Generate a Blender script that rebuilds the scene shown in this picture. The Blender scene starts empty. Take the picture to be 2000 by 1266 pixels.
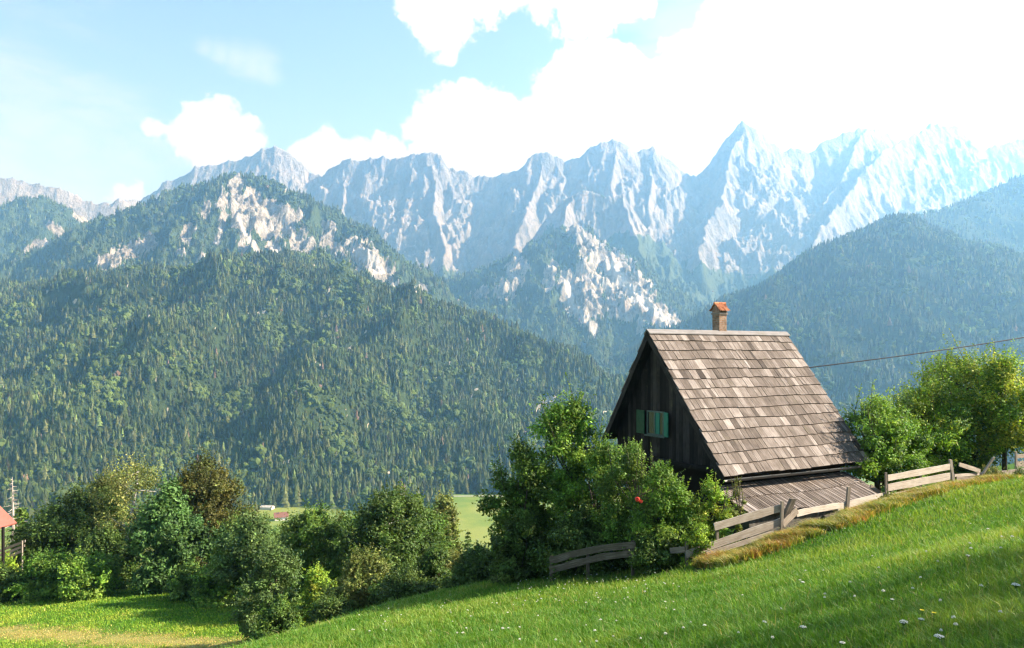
import bpy, math, random
import numpy as np
from mathutils import Vector

R = math.radians
F, HY = 1500.0, 690.0            # lens: 27 mm on a 36 mm wide sensor; eye level at row 690 of the 2000 px photograph
SUN_AZ, SUN_EL = 1.0, 32.0      # sun direction: degrees ahead of the +X axis, and elevation
C = bpy.context.scene.collection
rng = np.random.default_rng(7)
random.seed(7)


def P(px, py, Y):
    """world point (eye = origin, Y ahead) that stands at depth Y on this line of sight"""
    return np.array([(px - 1000.0) / F * Y, Y, (HY - py) / F * Y])


# ------------------------------------------------------------------ noise
def _hash(ix, iy, seed):
    h = (ix.astype(np.int64) * 374761393 + iy.astype(np.int64) * 668265263 + seed * 974634777) & 0xFFFFFFFF
    h = ((h ^ (h >> 13)) * 1274126177) & 0xFFFFFFFF
    return (h ^ (h >> 16)) & 0xFFFF


def perlin(x, y, seed=0):
    x, y = np.broadcast_arrays(np.asarray(x, float), np.asarray(y, float))
    ix, iy = np.floor(x), np.floor(y)
    fx, fy = x - ix, y - iy
    u, v = fx * fx * fx * (fx * (fx * 6 - 15) + 10), fy * fy * fy * (fy * (fy * 6 - 15) + 10)

    def g(dx, dy):
        a = _hash(ix + dx, iy + dy, seed) * (2 * math.pi / 65536)
        return np.cos(a) * (fx - dx) + np.sin(a) * (fy - dy)
    a, b = g(0, 0), g(1, 0)
    c, d = g(0, 1), g(1, 1)
    return 1.41 * ((a + (b - a) * u) + ((c + (d - c) * u) - (a + (b - a) * u)) * v)


def fbm(x, y, seed=0, octaves=5, gain=0.5):
    s, amp, t = 0.0, 1.0, 0.0
    for k in range(octaves):
        s = s + amp * perlin(x * 2.03 ** k + 13.7 * k, y * 2.03 ** k + 7.1 * k, seed + k)
        t += amp
        amp *= gain
    return s / t


def ridged(x, y, seed=0, octaves=6, gain=0.5):
    s, amp, t, w = 0.0, 1.0, 0.0, 1.0
    for k in range(octaves):
        n = 1 - np.abs(perlin(x * 2.07 ** k + 3.3 * k, y * 2.07 ** k + 9.9 * k, seed + k))
        n = n * n
        s = s + amp * n * w
        w = np.clip(n * 1.3, 0, 1)
        t += amp
        amp *= gain
    return s / t


def sstep(a, b, x):
    t = np.clip((x - a) / (b - a), 0, 1)
    return t * t * (3 - 2 * t)


# ------------------------------------------------------------------ object helpers
def tag(o, label=None, cat=None, group=None, kind=None):
    if label: o['label'] = label
    if cat: o['category'] = cat
    if group: o['group'] = group
    if kind: o['kind'] = kind
    return o


def empty(name, loc, label, cat, group=None):
    o = bpy.data.objects.new(name, None)
    o.empty_display_size = 0.3
    C.objects.link(o)
    o.location = [float(v) for v in loc]
    return tag(o, label, cat, group)


def make_mesh(name, V, quads=None, tris=None, mat=None, smooth=False, attrs=None):
    me = bpy.data.meshes.new(name)
    V = np.asarray(V, np.float32)
    quads = np.zeros((0, 4), np.int32) if quads is None else np.asarray(quads, np.int32).reshape(-1, 4)
    tris = np.zeros((0, 3), np.int32) if tris is None else np.asarray(tris, np.int32).reshape(-1, 3)
    me.vertices.add(len(V))
    me.vertices.foreach_set('co', V.ravel())
    loops = np.concatenate([quads.ravel(), tris.ravel()])
    me.loops.add(len(loops))
    me.loops.foreach_set('vertex_index', loops)
    n = len(quads) + len(tris)
    me.polygons.add(n)
    st = np.concatenate([np.arange(len(quads)) * 4, len(quads) * 4 + np.arange(len(tris)) * 3]).astype(np.int32)
    me.polygons.foreach_set('loop_start', st)
    me.polygons.foreach_set('use_smooth', np.full(n, smooth, bool))
    me.update(calc_edges=True)
    for k, a in (attrs or {}).items():
        a = np.asarray(a, np.float32)
        if a.ndim == 1:
            at = me.attributes.new(k, 'FLOAT', 'POINT')
            at.data.foreach_set('value', a)
        else:
            at = me.attributes.new(k, 'FLOAT_COLOR', 'POINT')
            if a.shape[1] == 3:
                a = np.concatenate([a, np.ones((len(a), 1), np.float32)], 1)
            at.data.foreach_set('color', a.ravel())
    if mat: me.materials.append(mat)
    return me


def obj(name, V, quads=None, tris=None, mat=None, parent=None, smooth=False, attrs=None):
    """one mesh object; with a parent, vertices are given in world space and stored relative to it"""
    V = np.asarray(V, float)
    q = parent
    while q is not None:
        V = V - np.array(q.location)
        q = q.parent
    o = bpy.data.objects.new(name, make_mesh(name, V, quads, tris, mat, smooth, attrs))
    C.objects.link(o)
    if parent is not None: o.parent = parent
    return o


class MB:
    """collects boxes and tubes for one mesh"""
    def __init__(s):
        s.V, s.Q, s.T, s.A, s.n = [], [], [], {}, 0

    def add(s, V, Q=None, T=None, **attrs):
        V = np.asarray(V, float)
        s.V.append(V)
        if Q is not None: s.Q.append(np.asarray(Q, int).reshape(-1, 4) + s.n)
        if T is not None: s.T.append(np.asarray(T, int).reshape(-1, 3) + s.n)
        for k, a in attrs.items():
            a = np.asarray(a, float)
            if a.ndim == 1 and len(a) == 3: a = np.tile(a, (len(V), 1))
            s.A.setdefault(k, []).append(a)
        s.n += len(V)

    def hexa(s, c8, **attrs):
        """8 corners: bottom ring then top ring"""
        s.add(c8, [(3, 2, 1, 0), (4, 5, 6, 7), (0, 1, 5, 4), (1, 2, 6, 5), (2, 3, 7, 6), (3, 0, 4, 7)], **attrs)

    def box(s, o, u, v, w, **attrs):
        """corner o, edge vectors u v w (right-handed)"""
        o, u, v, w = (np.asarray(a, float) for a in (o, u, v, w))
        s.hexa([o, o + u, o + u + v, o + v, o + w, o + u + w, o + u + v + w, o + v + w], **attrs)

    def tube(s, pts, rad, n=6, cap=True, **attrs):
        V, Q, T = tube(pts, rad, n, cap)
        s.add(V, Q, T, **attrs)

    def build(s, name, mat, parent=None, smooth=False):
        A = {k: np.concatenate(a) for k, a in s.A.items()}
        return obj(name, np.concatenate(s.V), np.concatenate(s.Q) if s.Q else None,
                   np.concatenate(s.T) if s.T else None, mat, parent, smooth, A)


def tube(pts, rad, n=6, cap=True):
    pts = np.asarray(pts, float)
    rad = np.broadcast_to(np.asarray(rad, float), (len(pts),))
    tang = np.gradient(pts, axis=0)
    tang /= np.linalg.norm(tang, axis=1)[:, None] + 1e-9
    V = []
    ref = np.array([0.31, 0.95, 0.05])
    for p, t, r in zip(pts, tang, rad):
        a = np.cross(t, ref)
        if np.linalg.norm(a) < 0.1: a = np.cross(t, [1, 0, 0])
        a /= np.linalg.norm(a)
        b = np.cross(t, a)
        ang = np.arange(n) * 2 * math.pi / n
        V.append(p + r * (np.cos(ang)[:, None] * a + np.sin(ang)[:, None] * b))
    V = np.concatenate(V)
    Q = [(i * n + j, i * n + (j + 1) % n, (i + 1) * n + (j + 1) % n, (i + 1) * n + j) for i in range(len(pts) - 1) for j in range(n)]
    T = []
    if cap:
        m = len(V)
        V = np.concatenate([V, [pts[0], pts[-1]]])
        e = (len(pts) - 1) * n
        T = [(m, (j + 1) % n, j) for j in range(n)] + [(m + 1, e + j, e + (j + 1) % n) for j in range(n)]
    return V, Q, (T or None)


# ------------------------------------------------------------------ materials
class NT:
    def __init__(s, name):
        s.m = bpy.data.materials.new(name)
        s.m.use_nodes = True
        s.t = s.m.node_tree
        s.bsdf = s.t.nodes['Principled BSDF']
        s.out = s.t.nodes['Material Output']

    def n(s, typ, **kw):
        nd = s.t.nodes.new(typ)
        for k, v in kw.items():
            if k.startswith('i_'):
                nd.inputs[k[2:].replace('_', ' ')].default_value = v
            else:
                setattr(nd, k, v)
        return nd

    def l(s, a, b): s.t.links.new(a, b)

    def noise(s, vec, scale, detail=6, rough=0.55, dist=0.0):
        nd = s.n('ShaderNodeTexNoise')
        nd.inputs['Scale'].default_value = scale
        nd.inputs['Detail'].default_value = detail
        nd.inputs['Roughness'].default_value = rough
        nd.inputs['Distortion'].default_value = dist
        s.l(vec, nd.inputs['Vector'])
        return nd.outputs['Fac']

    def coords(s, scale=(1, 1, 1), rot=(0, 0, 0)):
        tc = s.n('ShaderNodeTexCoord')
        mp = s.n('ShaderNodeMapping')
        mp.inputs['Scale'].default_value = scale
        mp.inputs['Rotation'].default_value = rot
        s.l(tc.outputs['Object'], mp.inputs['Vector'])
        return mp.outputs['Vector']

    def attr(s, name, kind='Color'):
        nd = s.n('ShaderNodeAttribute', attribute_name=name)
        return nd.outputs[kind]

    def ramp(s, fac, stops):
        nd = s.n('ShaderNodeValToRGB')
        el = nd.color_ramp.elements
        while len(el) < len(stops): el.new(0.5)
        for e, (p, c) in zip(el, stops):
            e.position = p
            e.color = (*c, 1) if len(c) == 3 else c
        s.l(fac, nd.inputs['Fac'])
        return nd.outputs['Color']

    def mix(s, fac, a, b, mode='MIX'):
        nd = s.n('ShaderNodeMix', data_type='RGBA', blend_type=mode)
        for sock, v in ((nd.inputs[0], fac), (nd.inputs[6], a), (nd.inputs[7], b)):
            if hasattr(v, 'node'): s.l(v, sock)
            elif isinstance(v, tuple): sock.default_value = (*v, 1)
            else: sock.default_value = v
        return nd.outputs[2]

    def math(s, op, a, b=0.0, clamp=False):
        nd = s.n('ShaderNodeMath', operation=op, use_clamp=clamp)
        for sock, v in zip(nd.inputs, (a, b)):
            if hasattr(v, 'node'): s.l(v, sock)
            else: sock.default_value = v
        return nd.outputs[0]

    def bump(s, h, strength=0.5, dist=0.05):
        nd = s.n('ShaderNodeBump')
        nd.inputs['Strength'].default_value = strength
        nd.inputs['Distance'].default_value = dist
        s.l(h, nd.inputs['Height'])
        s.l(nd.outputs['Normal'], s.bsdf.inputs['Normal'])

    def base(s, col, rough=0.8, spec=0.3):
        if hasattr(col, 'node'): s.l(col, s.bsdf.inputs['Base Color'])
        else: s.bsdf.inputs['Base Color'].default_value = (*col, 1)
        s.bsdf.inputs['Roughness'].default_value = rough
        s.bsdf.inputs['Specular IOR Level'].default_value = spec
        return s


def foliage_material(name, trans=0.4, spec=0.25, rough=0.55, tint=(1.25, 1.15, 0.55)):
    k = NT(name)
    col = k.attr('col')
    k.base(col, rough, spec)
    tr = k.n('ShaderNodeBsdfTranslucent')
    k.l(k.mix(1.0, col, tint, 'MULTIPLY'), tr.inputs['Color'])
    mx = k.n('ShaderNodeMixShader')
    mx.inputs[0].default_value = trans
    k.l(k.bsdf.outputs[0], mx.inputs[1])
    k.l(tr.outputs[0], mx.inputs[2])
    k.l(mx.outputs[0], k.out.inputs['Surface'])
    return k.m


def wood_material(name, dark, mid, light, rough=0.85):
    """weathered wood: grain runs along the second entry of attribute 'uvw'; 'col'.r is a tone per board"""
    k = NT(name)
    uvw = k.attr('uvw', 'Vector')
    mp = k.n('ShaderNodeMapping')
    mp.inputs['Scale'].default_value = (55, 2.2, 1)
    k.l(uvw, mp.inputs['Vector'])
    grain = k.noise(mp.outputs['Vector'], 1.0, 5, 0.65, 0.3)
    blot = k.noise(uvw, 3.0, 5, 0.6)
    tone = k.attr('col', 'Fac')
    f = k.math('ADD', k.math('MULTIPLY', grain, 1.0), k.math('MULTIPLY', blot, 0.5))
    f = k.math('ADD', f, k.math('MULTIPLY', k.math('SUBTRACT', tone, 0.5), 0.85))
    f = k.math('SUBTRACT', f, 0.25, True)
    col = k.ramp(f, [(0.12, dark), (0.5, mid), (0.9, light)])
    # lichen / moss patches
    ms = k.noise(uvw, 1.1, 6, 0.7)
    msk = k.ramp(ms, [(0.6, (0, 0, 0)), (0.72, (1, 1, 1))])
    col = k.mix(k.math('MULTIPLY', msk, 0.35), col, (0.16, 0.15, 0.07))
    k.base(col, rough, 0.2)
    k.bump(grain, 0.5, 0.01)
    return k.m


def noisy_material(name, c0, c1, scale=6, rough=0.85, spec=0.2, stretch=(1, 1, 1), bump=0.3, bd=0.02):
    k = NT(name)
    v = k.coords(stretch)
    f = k.noise(v, scale, 7, 0.6)
    k.base(k.ramp(f, [(0.3, c0), (0.7, c1)]), rough, spec)
    k.bump(f, bump, bd)
    return k.m


M = {}
M['leaf'] = foliage_material('leaf', 0.33)
M['grass'] = foliage_material('grass_blades', 0.38, 0.3, 0.5, (1.15, 1.15, 0.5))
M['forest'] = foliage_material('forest_needles', 0.15, 0.15, 0.8, (1, 1, 0.6))
M['shingle'] = wood_material('weathered_shingle', (0.043, 0.0335, 0.026), (0.148, 0.121, 0.099), (0.36, 0.319, 0.283))
M['plank'] = wood_material('weathered_plank', (0.10, 0.082, 0.06), (0.30, 0.255, 0.20), (0.52, 0.47, 0.39))
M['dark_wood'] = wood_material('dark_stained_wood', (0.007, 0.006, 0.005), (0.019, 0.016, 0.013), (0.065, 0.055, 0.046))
M['ridge'] = wood_material('ridge_board', (0.07, 0.065, 0.06), (0.16, 0.15, 0.14), (0.28, 0.265, 0.25))
M['gutter'] = NT('painted_gutter').base((0.03, 0.032, 0.03), 0.4, 0.5).m
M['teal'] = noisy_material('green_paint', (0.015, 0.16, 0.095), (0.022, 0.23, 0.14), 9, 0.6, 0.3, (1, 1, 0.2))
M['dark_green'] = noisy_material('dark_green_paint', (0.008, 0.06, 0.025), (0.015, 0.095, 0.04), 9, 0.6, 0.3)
M['pale_frame'] = noisy_material('pale_frame_paint', (0.06, 0.10, 0.08), (0.10, 0.15, 0.12), 14, 0.6, 0.3)
M['glass'] = NT('window_glass').base((0.015, 0.02, 0.02), 0.08, 0.6).m
M['cable'] = NT('black_cable').base((0.012, 0.012, 0.013), 0.5).m
M['white_wall'] = noisy_material('render_wall', (0.55, 0.53, 0.49), (0.72, 0.70, 0.66), 2)
M['stone'] = noisy_material('rubble_wall', (0.05, 0.045, 0.04), (0.16, 0.15, 0.13), 5, bump=0.8, bd=0.05)
M['bark'] = noisy_material('bark', (0.028, 0.022, 0.016), (0.11, 0.09, 0.07), 9, stretch=(1, 1, 0.25), bump=0.7)
M['birch'] = noisy_material('birch_bark', (0.16, 0.14, 0.12), (0.72, 0.69, 0.63), 5, stretch=(1, 1, 2.5), bump=0.3)
M['dead_wood'] = noisy_material('dead_grey_wood', (0.30, 0.26, 0.22), (0.55, 0.49, 0.43), 7, stretch=(1, 1, 0.3))
M['petal'] = NT('white_petals').base((0.66, 0.66, 0.56), 0.7, 0.2).m
M['yellow'] = NT('yellow_petals').base((0.72, 0.55, 0.02), 0.7, 0.2).m
M['red'] = NT('red_petals').base((0.75, 0.07, 0.045), 0.6, 0.3).m
M['stem'] = NT('green_stem').base((0.08, 0.15, 0.035), 0.7, 0.2).m
M['road'] = noisy_material('pale_gravel_road', (0.36, 0.34, 0.30), (0.48, 0.46, 0.42), 0.4)


def brick_material():
    k = NT('chimney_brick')
    uv = k.attr('uvw', 'Vector')
    b = k.n('ShaderNodeTexBrick')
    b.inputs['Color1'].default_value = (0.30, 0.17, 0.10, 1)
    b.inputs['Color2'].default_value = (0.40, 0.27, 0.17, 1)
    b.inputs['Mortar'].default_value = (0.30, 0.27, 0.23, 1)
    b.inputs['Scale'].default_value = 1.0
    b.inputs['Brick Width'].default_value = 0.16
    b.inputs['Row Height'].default_value = 0.065
    b.inputs['Mortar Size'].default_value = 0.009
    k.l(uv, b.inputs['Vector'])
    n = k.noise(uv, 6, 6, 0.65)
    soot = k.ramp(n, [(0.35, (0.45, 0.43, 0.42)), (0.65, (1, 1, 1))])
    k.base(k.mix(1.0, b.outputs['Color'], soot, 'MULTIPLY'), 0.9, 0.2)
    k.bump(b.outputs['Fac'], -0.6, 0.01)
    return k.m


def tile_material(name, c0, c1):
    k = NT(name)
    col = k.attr('col', 'Fac')
    v = k.coords()
    n = k.noise(v, 8, 6, 0.65)
    f = k.math('ADD', k.math('MULTIPLY', n, 0.8), k.math('MULTIPLY', col, 0.4), True)
    k.base(k.ramp(f, [(0.3, c0), (0.85, c1)]), 0.8, 0.25)
    return k.m


M['brick'] = brick_material()
M['tile'] = tile_material('clay_tile', (0.20, 0.06, 0.025), (0.62, 0.27, 0.13))
M['pink_roof'] = noisy_material('red_metal_roof', (0.34, 0.11, 0.075), (0.40, 0.14, 0.10), 1.5, 0.6, 0.3)


def ground_material():
    k = NT('meadow_ground')
    v = k.coords()
    n1 = k.noise(v, 0.55, 6, 0.6)
    n2 = k.noise(v, 14.0, 6, 0.7)
    n3 = k.noise(v, 0.012, 5, 0.6)
    green = k.ramp(n1, [(0.3, (0.045, 0.105, 0.013)), (0.55, (0.070, 0.155, 0.017)), (0.75, (0.12, 0.195, 0.028))])
    fine = k.ramp(n2, [(0.3, (0.62, 0.62, 0.62)), (0.7, (1.25, 1.25, 1.15))])
    green = k.mix(1.0, green, fine, 'MULTIPLY')
    fields = k.ramp(n3, [(0.42, (0.115, 0.175, 0.022)), (0.60, (0.20, 0.225, 0.045))])
    green = k.mix(k.attr('far', 'Fac'), green, fields)
    dry = k.ramp(n2, [(0.3, (0.24, 0.20, 0.055)), (0.7, (0.46, 0.40, 0.14))])
    col = k.mix(k.attr('dry', 'Fac'), green, dry)
    col = k.mix(k.attr('wild', 'Fac'), col, (0.055, 0.05, 0.022))
    k.base(col, 0.95, 0.1)
    k.bump(n2, 0.6, 0.06)
    return k.m


def mountain_material(name, forest, rock0, rock1, grass, bump=1.0, fs=1.0):
    k = NT(name)
    v = k.coords((1, 1, 1))
    vs = k.coords((1, 0.7, 0.55))
    n_big = k.noise(v, 0.0035, 8, 0.62)
    n_str = k.noise(vs, 0.022 * fs, 9, 0.68, 0.6)
    n_fine = k.noise(vs, 0.11 * fs, 6, 0.7)
    rock = k.ramp(k.math('ADD', k.math('MULTIPLY', n_str, 0.6), k.math('MULTIPLY', n_fine, 0.4)), [(0.40, rock0), (0.60, rock1)])
    rock = k.mix(0.55, rock, k.ramp(n_big, [(0.35, (0.62, 0.6, 0.58)), (0.65, (1.15, 1.1, 1.0))]), 'MULTIPLY')
    rock = k.mix(k.ramp(k.noise(vs, 0.009, 5, 0.6), [(0.55, (0, 0, 0)), (0.72, (0.6, 0.6, 0.6))]), rock, (0.46, 0.36, 0.29))
    rock = k.mix(k.attr('scree', 'Fac'), rock, (0.50, 0.465, 0.41))
    veg = k.ramp(n_fine, [(0.3, forest), (0.7, grass)])
    a = k.math('ADD', k.math('SUBTRACT', k.math('MULTIPLY', k.attr('veg', 'Fac'), 1.6), 0.2), k.math('MULTIPLY', k.math('SUBTRACT', n_fine, 0.5), 0.9))
    a = k.math('ADD', a, k.math('MULTIPLY', k.math('SUBTRACT', n_str, 0.5), 1.5))
    msk = k.ramp(a, [(0.42, (0, 0, 0)), (0.58, (1, 1, 1))])
    k.base(k.mix(msk, rock, veg), 0.95, 0.1)
    h = k.math('ADD', n_str, k.math('MULTIPLY', n_fine, 0.5))
    k.bump(h, bump, 22.0 / fs)
    return k.m


# ------------------------------------------------------------------ the near ground
FENCE = np.array([P(1075, 1125, 20.9)[:2], P(1240, 1120, 19.9)[:2], P(1345, 1112, 19.3)[:2], P(1530, 1045, 20.2)[:2],
                  P(1650, 1002, 21.6)[:2], P(1733, 978, 22.6)[:2], P(1860, 945, 24.2)[:2], P(1925, 935, 25.1)[:2], P(2010, 922, 26.4)[:2], P(2200, 905, 29)[:2]])
_ctl = [(0, 0, -1.65), (2.5, 0, -0.95), (6, 0, 0.0), (-4, 0, -2.8), (0, -8, 0.4), (10, -6, 2.6), (-10, -6, -3.0), (14, 4, 1.2), (16, 12, -0.6), (22, 16, 0.3), (-12, 5, -5.2),
        (8, 25, -6.1), (4, 27, -7.2), (12, 27, -5.6), (16, 33, -5.9), (25, 40, -6.0), (28, 24, -1.8), (30, 55, -9.5), (10, 45, -11.0), (0, 45, -13.6), (0, 33, -9.6), (-6, 30, -10.2), (-5, 24, -8.2),
        (-12, 22, -10.6), (-14, 30, -13.4), (0, 72, -19.5), (-30, 74, -21.5), (30, 72, -15.5), (-50, 70, -20.5), (-45, 40, -18.0), (-40, 20, -14.5), (-30, 5, -10.5)]
for a in [(2000, 1266, 5.0), (1700, 1266, 5.9), (1500, 1266, 6.8), (1250, 1266, 8.0), (1000, 1266, 9.6), (750, 1266, 12.0), (2000, 1100, 8.2), (1700, 1120, 10.6), (1400, 1180, 11.5), (1100, 1210, 13.0),
          (2000, 1012, 14.5), (1850, 1012, 17.0), (520, 1250, 17.5), (700, 1217, 18.5), (900, 1182, 19.4), (1075, 1145, 20.2), (1240, 1135, 19.2), (1345, 1112, 19.0), (1530, 1050, 20.0), (1650, 1012, 21.3),
          (1733, 986, 22.3), (1860, 960, 24.0), (2000, 952, 26.0), (2150, 940, 28.0), (1710, 968, 28.0), (1910, 918, 29.0), (0, 1160, 60.0), (240, 1165, 56.0), (480, 1190, 49.0), (0, 1266, 42.0), (250, 1266, 40.0), (430, 1266, 38.0),
          (0, 1210, 50.0), (250, 1210, 47.0), (560, 1245, 34.0), (640, 1215, 36.0)]:
    _ctl.append(tuple(P(*a)))
_ctl = np.array(_ctl)


def _tpsk(r2): return 0.5 * r2 * np.log(r2 + 1e-9)


def _fit(ctl, lam=0.12):
    n = len(ctl)
    d = ((ctl[:, None, :2] - ctl[None, :, :2]) ** 2).sum(-1)
    A = np.zeros((n + 3, n + 3))
    A[:n, :n] = _tpsk(d) + lam * np.eye(n)
    A[:n, n] = 1
    A[:n, n + 1:] = ctl[:, :2]
    A[n:, :n] = A[:n, n:].T
    return np.linalg.solve(A, np.concatenate([ctl[:, 2], np.zeros(3)]))


_tw = _fit(_ctl)


def tps(X, Y):
    s = _tw[-3] + _tw[-2] * X + _tw[-1] * Y
    for (cx, cy, _), w in zip(_ctl, _tw[:-3]):
        s = s + w * _tpsk((X - cx) ** 2 + (Y - cy) ** 2)
    return s


VALLEY = -200.0


def ground_z(X, Y):
    X, Y = np.asarray(X, float), np.asarray(Y, float)
    Xc, Yc = np.clip(X, -48, 32), np.clip(Y, -8, 72)
    z = tps(Xc, Yc) + 0.06 * np.clip(X - 32, 0, 250) - 0.05 * np.clip(-48 - X, 0, 250)
    z = z - 0.43 * np.clip(Y - 72, 0, None)
    z = z + 0.05 * fbm(X / 1.7, Y / 1.7, 3, 3) + 0.12 * fbm(X / 7.0, Y / 7.0, 9, 2)
    k = 12.0
    z = VALLEY + k * np.logaddexp(0, (z - VALLEY) / k)
    return z + sstep(700, 1100, Y) * 4 * fbm(X / 300, Y / 300, 5, 3)


def seg_dist(X, Y, poly):
    """distance to a polyline, and signed side of the nearest segment (positive: left of its direction)"""
    best, side = np.full(np.shape(X), 1e9), np.zeros(np.shape(X))
    for a, b in zip(poly[:-1], poly[1:]):
        d = b - a
        t = np.clip(((X - a[0]) * d[0] + (Y - a[1]) * d[1]) / (d @ d), 0, 1)
        dx, dy = X - a[0] - t * d[0], Y - a[1] - t * d[1]
        r = np.hypot(dx, dy)
        m = r < best
        best = np.where(m, r, best)
        side = np.where(m, np.sign(d[0] * dy - d[1] * dx), side)
    return best, side


def weed_mask(X, Y):
    """rough strip of dry weeds along the near side of the fence"""
    d, s = seg_dist(X, Y, FENCE[1:])
    sd = d * s
    w = 1.45 + 0.5 * fbm(X / 2.0, Y / 2.0, 31, 2)
    return sstep(w + 0.35, w - 0.25, -sd) * sstep(-0.9, -0.3, -sd) * (d < 4)


TRACK = np.array([P(-150, 1222, 49)[:2], P(0, 1232, 46.5)[:2], P(150, 1243, 43.5)[:2], P(300, 1252, 41)[:2], P(430, 1256, 39)[:2], P(560, 1262, 36)[:2]])


def track_mask(X, Y):
    d, _ = seg_dist(X, Y, TRACK)
    return sstep(1.9, 0.3, d + 1.3 * fbm(X / 3.0, Y / 1.5, 44, 3))


def build_ground():
    s = np.linspace(-1, 1, 420)
    X = 14.0 * np.sinh(s * 6.86) + 2.0
    t = np.linspace(0, 1, 420)
    Y = -40 + 52 * np.sinh(t * 5.5)
    GX, GY = np.meshgrid(X, Y)
    Z = ground_z(GX, GY)
    V = np.stack([GX, GY, Z], -1).reshape(-1, 3)
    nx, ny = len(X), len(Y)
    i = np.arange(ny - 1)[:, None] * nx + np.arange(nx - 1)
    Q = np.stack([i, i + 1, i + nx + 1, i + nx], -1).reshape(-1, 4)
    x, y = V[:, 0], V[:, 1]
    dry = np.where(y < 70, track_mask(x, y) * 0.9, 0)
    o = obj('ground', V, Q, None, ground_material(), None, True,
            {'dry': dry, 'wild': np.where((y < 40) & (x > 0.225 * y), weed_mask(x, y), 0) * 0.9, 'far': sstep(80, 300, y)})
    return tag(o, 'sloping green meadow falling away to a flat valley floor', 'ground', kind='structure')


# ------------------------------------------------------------------ mountains
def deeper(rd, k):
    return [[(x, y, Y * k) for x, y, Y in r] for r in rd]


class Sheet:
    """a height field on a fan-shaped grid (u = X/Y, Y)"""
    def __init__(s, px0, px1, nu, y0, y1, ny, ridges, prof, noise=None, floor=-260.0):
        s.u = np.linspace((px0 - 1000) / F, (px1 - 1000) / F, nu)
        s.y = np.linspace(y0, y1, ny)
        U, Y = np.meshgrid(s.u, s.y)
        X = U * Y
        Z = np.full(X.shape, -1e9)
        D = np.full(X.shape, 1e9)
        for ri, rd in enumerate(ridges):
            wa = 0.0 if ri == 0 else 90.0
            XW = X + wa * fbm(X / 330 + ri, Y / 330, 300, 4, 0.55)
            YW = Y + wa * fbm(X / 330 + ri, Y / 330, 310, 4, 0.55)
            pts = np.array([P(*p) for p in rd])
            for a, b in zip(pts[:-1], pts[1:]):
                d = b - a
                L2 = d[0] ** 2 + d[1] ** 2 + 1e-9
                t = np.clip(((XW - a[0]) * d[0] + (YW - a[1]) * d[1]) / L2, 0, 1)
                r = np.hypot(XW - a[0] - t * d[0], YW - a[1] - t * d[1])
                z = a[2] + t * d[2] - prof(r)
                D = np.where(z > Z, r, D)
                Z = np.maximum(Z, z)
        if noise is not None: Z = Z + noise(X, Y, Z, D)
        s.Z, s.X, s.Y, s.D = np.maximum(Z, floor), X, Y, D
        gy, gx = np.gradient(s.Z)
        s.slope = np.hypot(gy / np.gradient(s.y)[:, None], gx / (np.gradient(s.u)[None] * Y))

    def build(s, name, label, mat, veg, scree=None):
        V = np.stack([s.X, s.Y, s.Z], -1).reshape(-1, 3)
        ny, nx = s.X.shape
        i = np.arange(ny - 1)[:, None] * nx + np.arange(nx - 1)
        Q = np.stack([i, i + 1, i + nx + 1, i + nx], -1).reshape(-1, 4)
        s.veg = veg
        o = obj(name, V, Q, None, mat, None, True, {'veg': veg.ravel(), 'scree': (np.zeros(veg.size) if scree is None else scree.ravel())})
        return tag(o, label, 'mountain', kind='structure')

    def sample(s, F2, u, y):
        fu = np.clip((u - s.u[0]) / (s.u[1] - s.u[0]), 0, len(s.u) - 1.001)
        fy = np.clip((y - s.y[0]) / (s.y[1] - s.y[0]), 0, len(s.y) - 1.001)
        i, j = fu.astype(int), fy.astype(int)
        a, b = fu - i, fy - j
        return (F2[j, i] * (1 - a) + F2[j, i + 1] * a) * (1 - b) + (F2[j + 1, i] * (1 - a) + F2[j + 1, i + 1] * a) * b

    def pix(s):
        return 1000 + F * s.X / s.Y, HY - F * s.Z / s.Y


def strokes(px, py, items, seed, fat=1.0):
    """1 inside any of the brush strokes (x0,y0,x1,y1,width), ragged edges; used to say where bare rock lies"""
    m = np.zeros(px.shape)
    n = fbm(px / 26.0, py / 26.0, seed, 5, 0.6)
    n2 = fbm(px / 7.0 + py / 20.0, py / 24.0, seed + 40, 4, 0.6)
    for x0, y0, x1, y1, w in items:
        dx, dy = x1 - x0, y1 - y0
        t = np.clip(((px - x0) * dx + (py - y0) * dy) / (dx * dx + dy * dy + 1e-6), 0, 1)
        d = np.hypot(px - x0 - t * dx, py - y0 - t * dy)
        m = np.maximum(m, 1.0 - d / (w * fat))
    return sstep(-0.05, 0.55, m + 0.6 * n + 0.9 * n2 - 0.12 * (m < 0.05))


def cliff_noise(lam, amp, seed, ramp=180.0, base=0.25):
    def f(X, Y, Z, D):
        wx = X + 0.35 * lam * fbm(X / lam, Y / lam, seed + 50, 3)
        n = ridged(wx / lam, 0.75 * Y / lam, seed, 7, 0.58) - 0.5
        m = fbm(X / (lam * 0.22), Y / (lam * 0.3), seed + 9, 5, 0.6)
        k = base + (1 - base) * sstep(0, ramp, D)
        q = ridged(X / (lam * 0.3) + 5, 0.85 * Y / (lam * 0.3), seed + 21, 5, 0.6) - 0.5
        return amp * (n * k + 0.20 * m * (0.5 + 0.5 * k) + 0.50 * q * (0.25 + 0.75 * k))
    return f


def hill_noise(lam, amp, seed, ramp=150.0):
    def f(X, Y, Z, D):
        n = ridged(X / lam, 0.55 * Y / lam, seed, 4, 0.45) - 0.5
        m = fbm(X / (lam * 0.35), Y / (lam * 0.35), seed + 9, 4, 0.5)
        return amp * (n * sstep(0, ramp, D) + 0.25 * m * (0.3 + 0.7 * sstep(0, ramp, D)))
    return f


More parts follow.
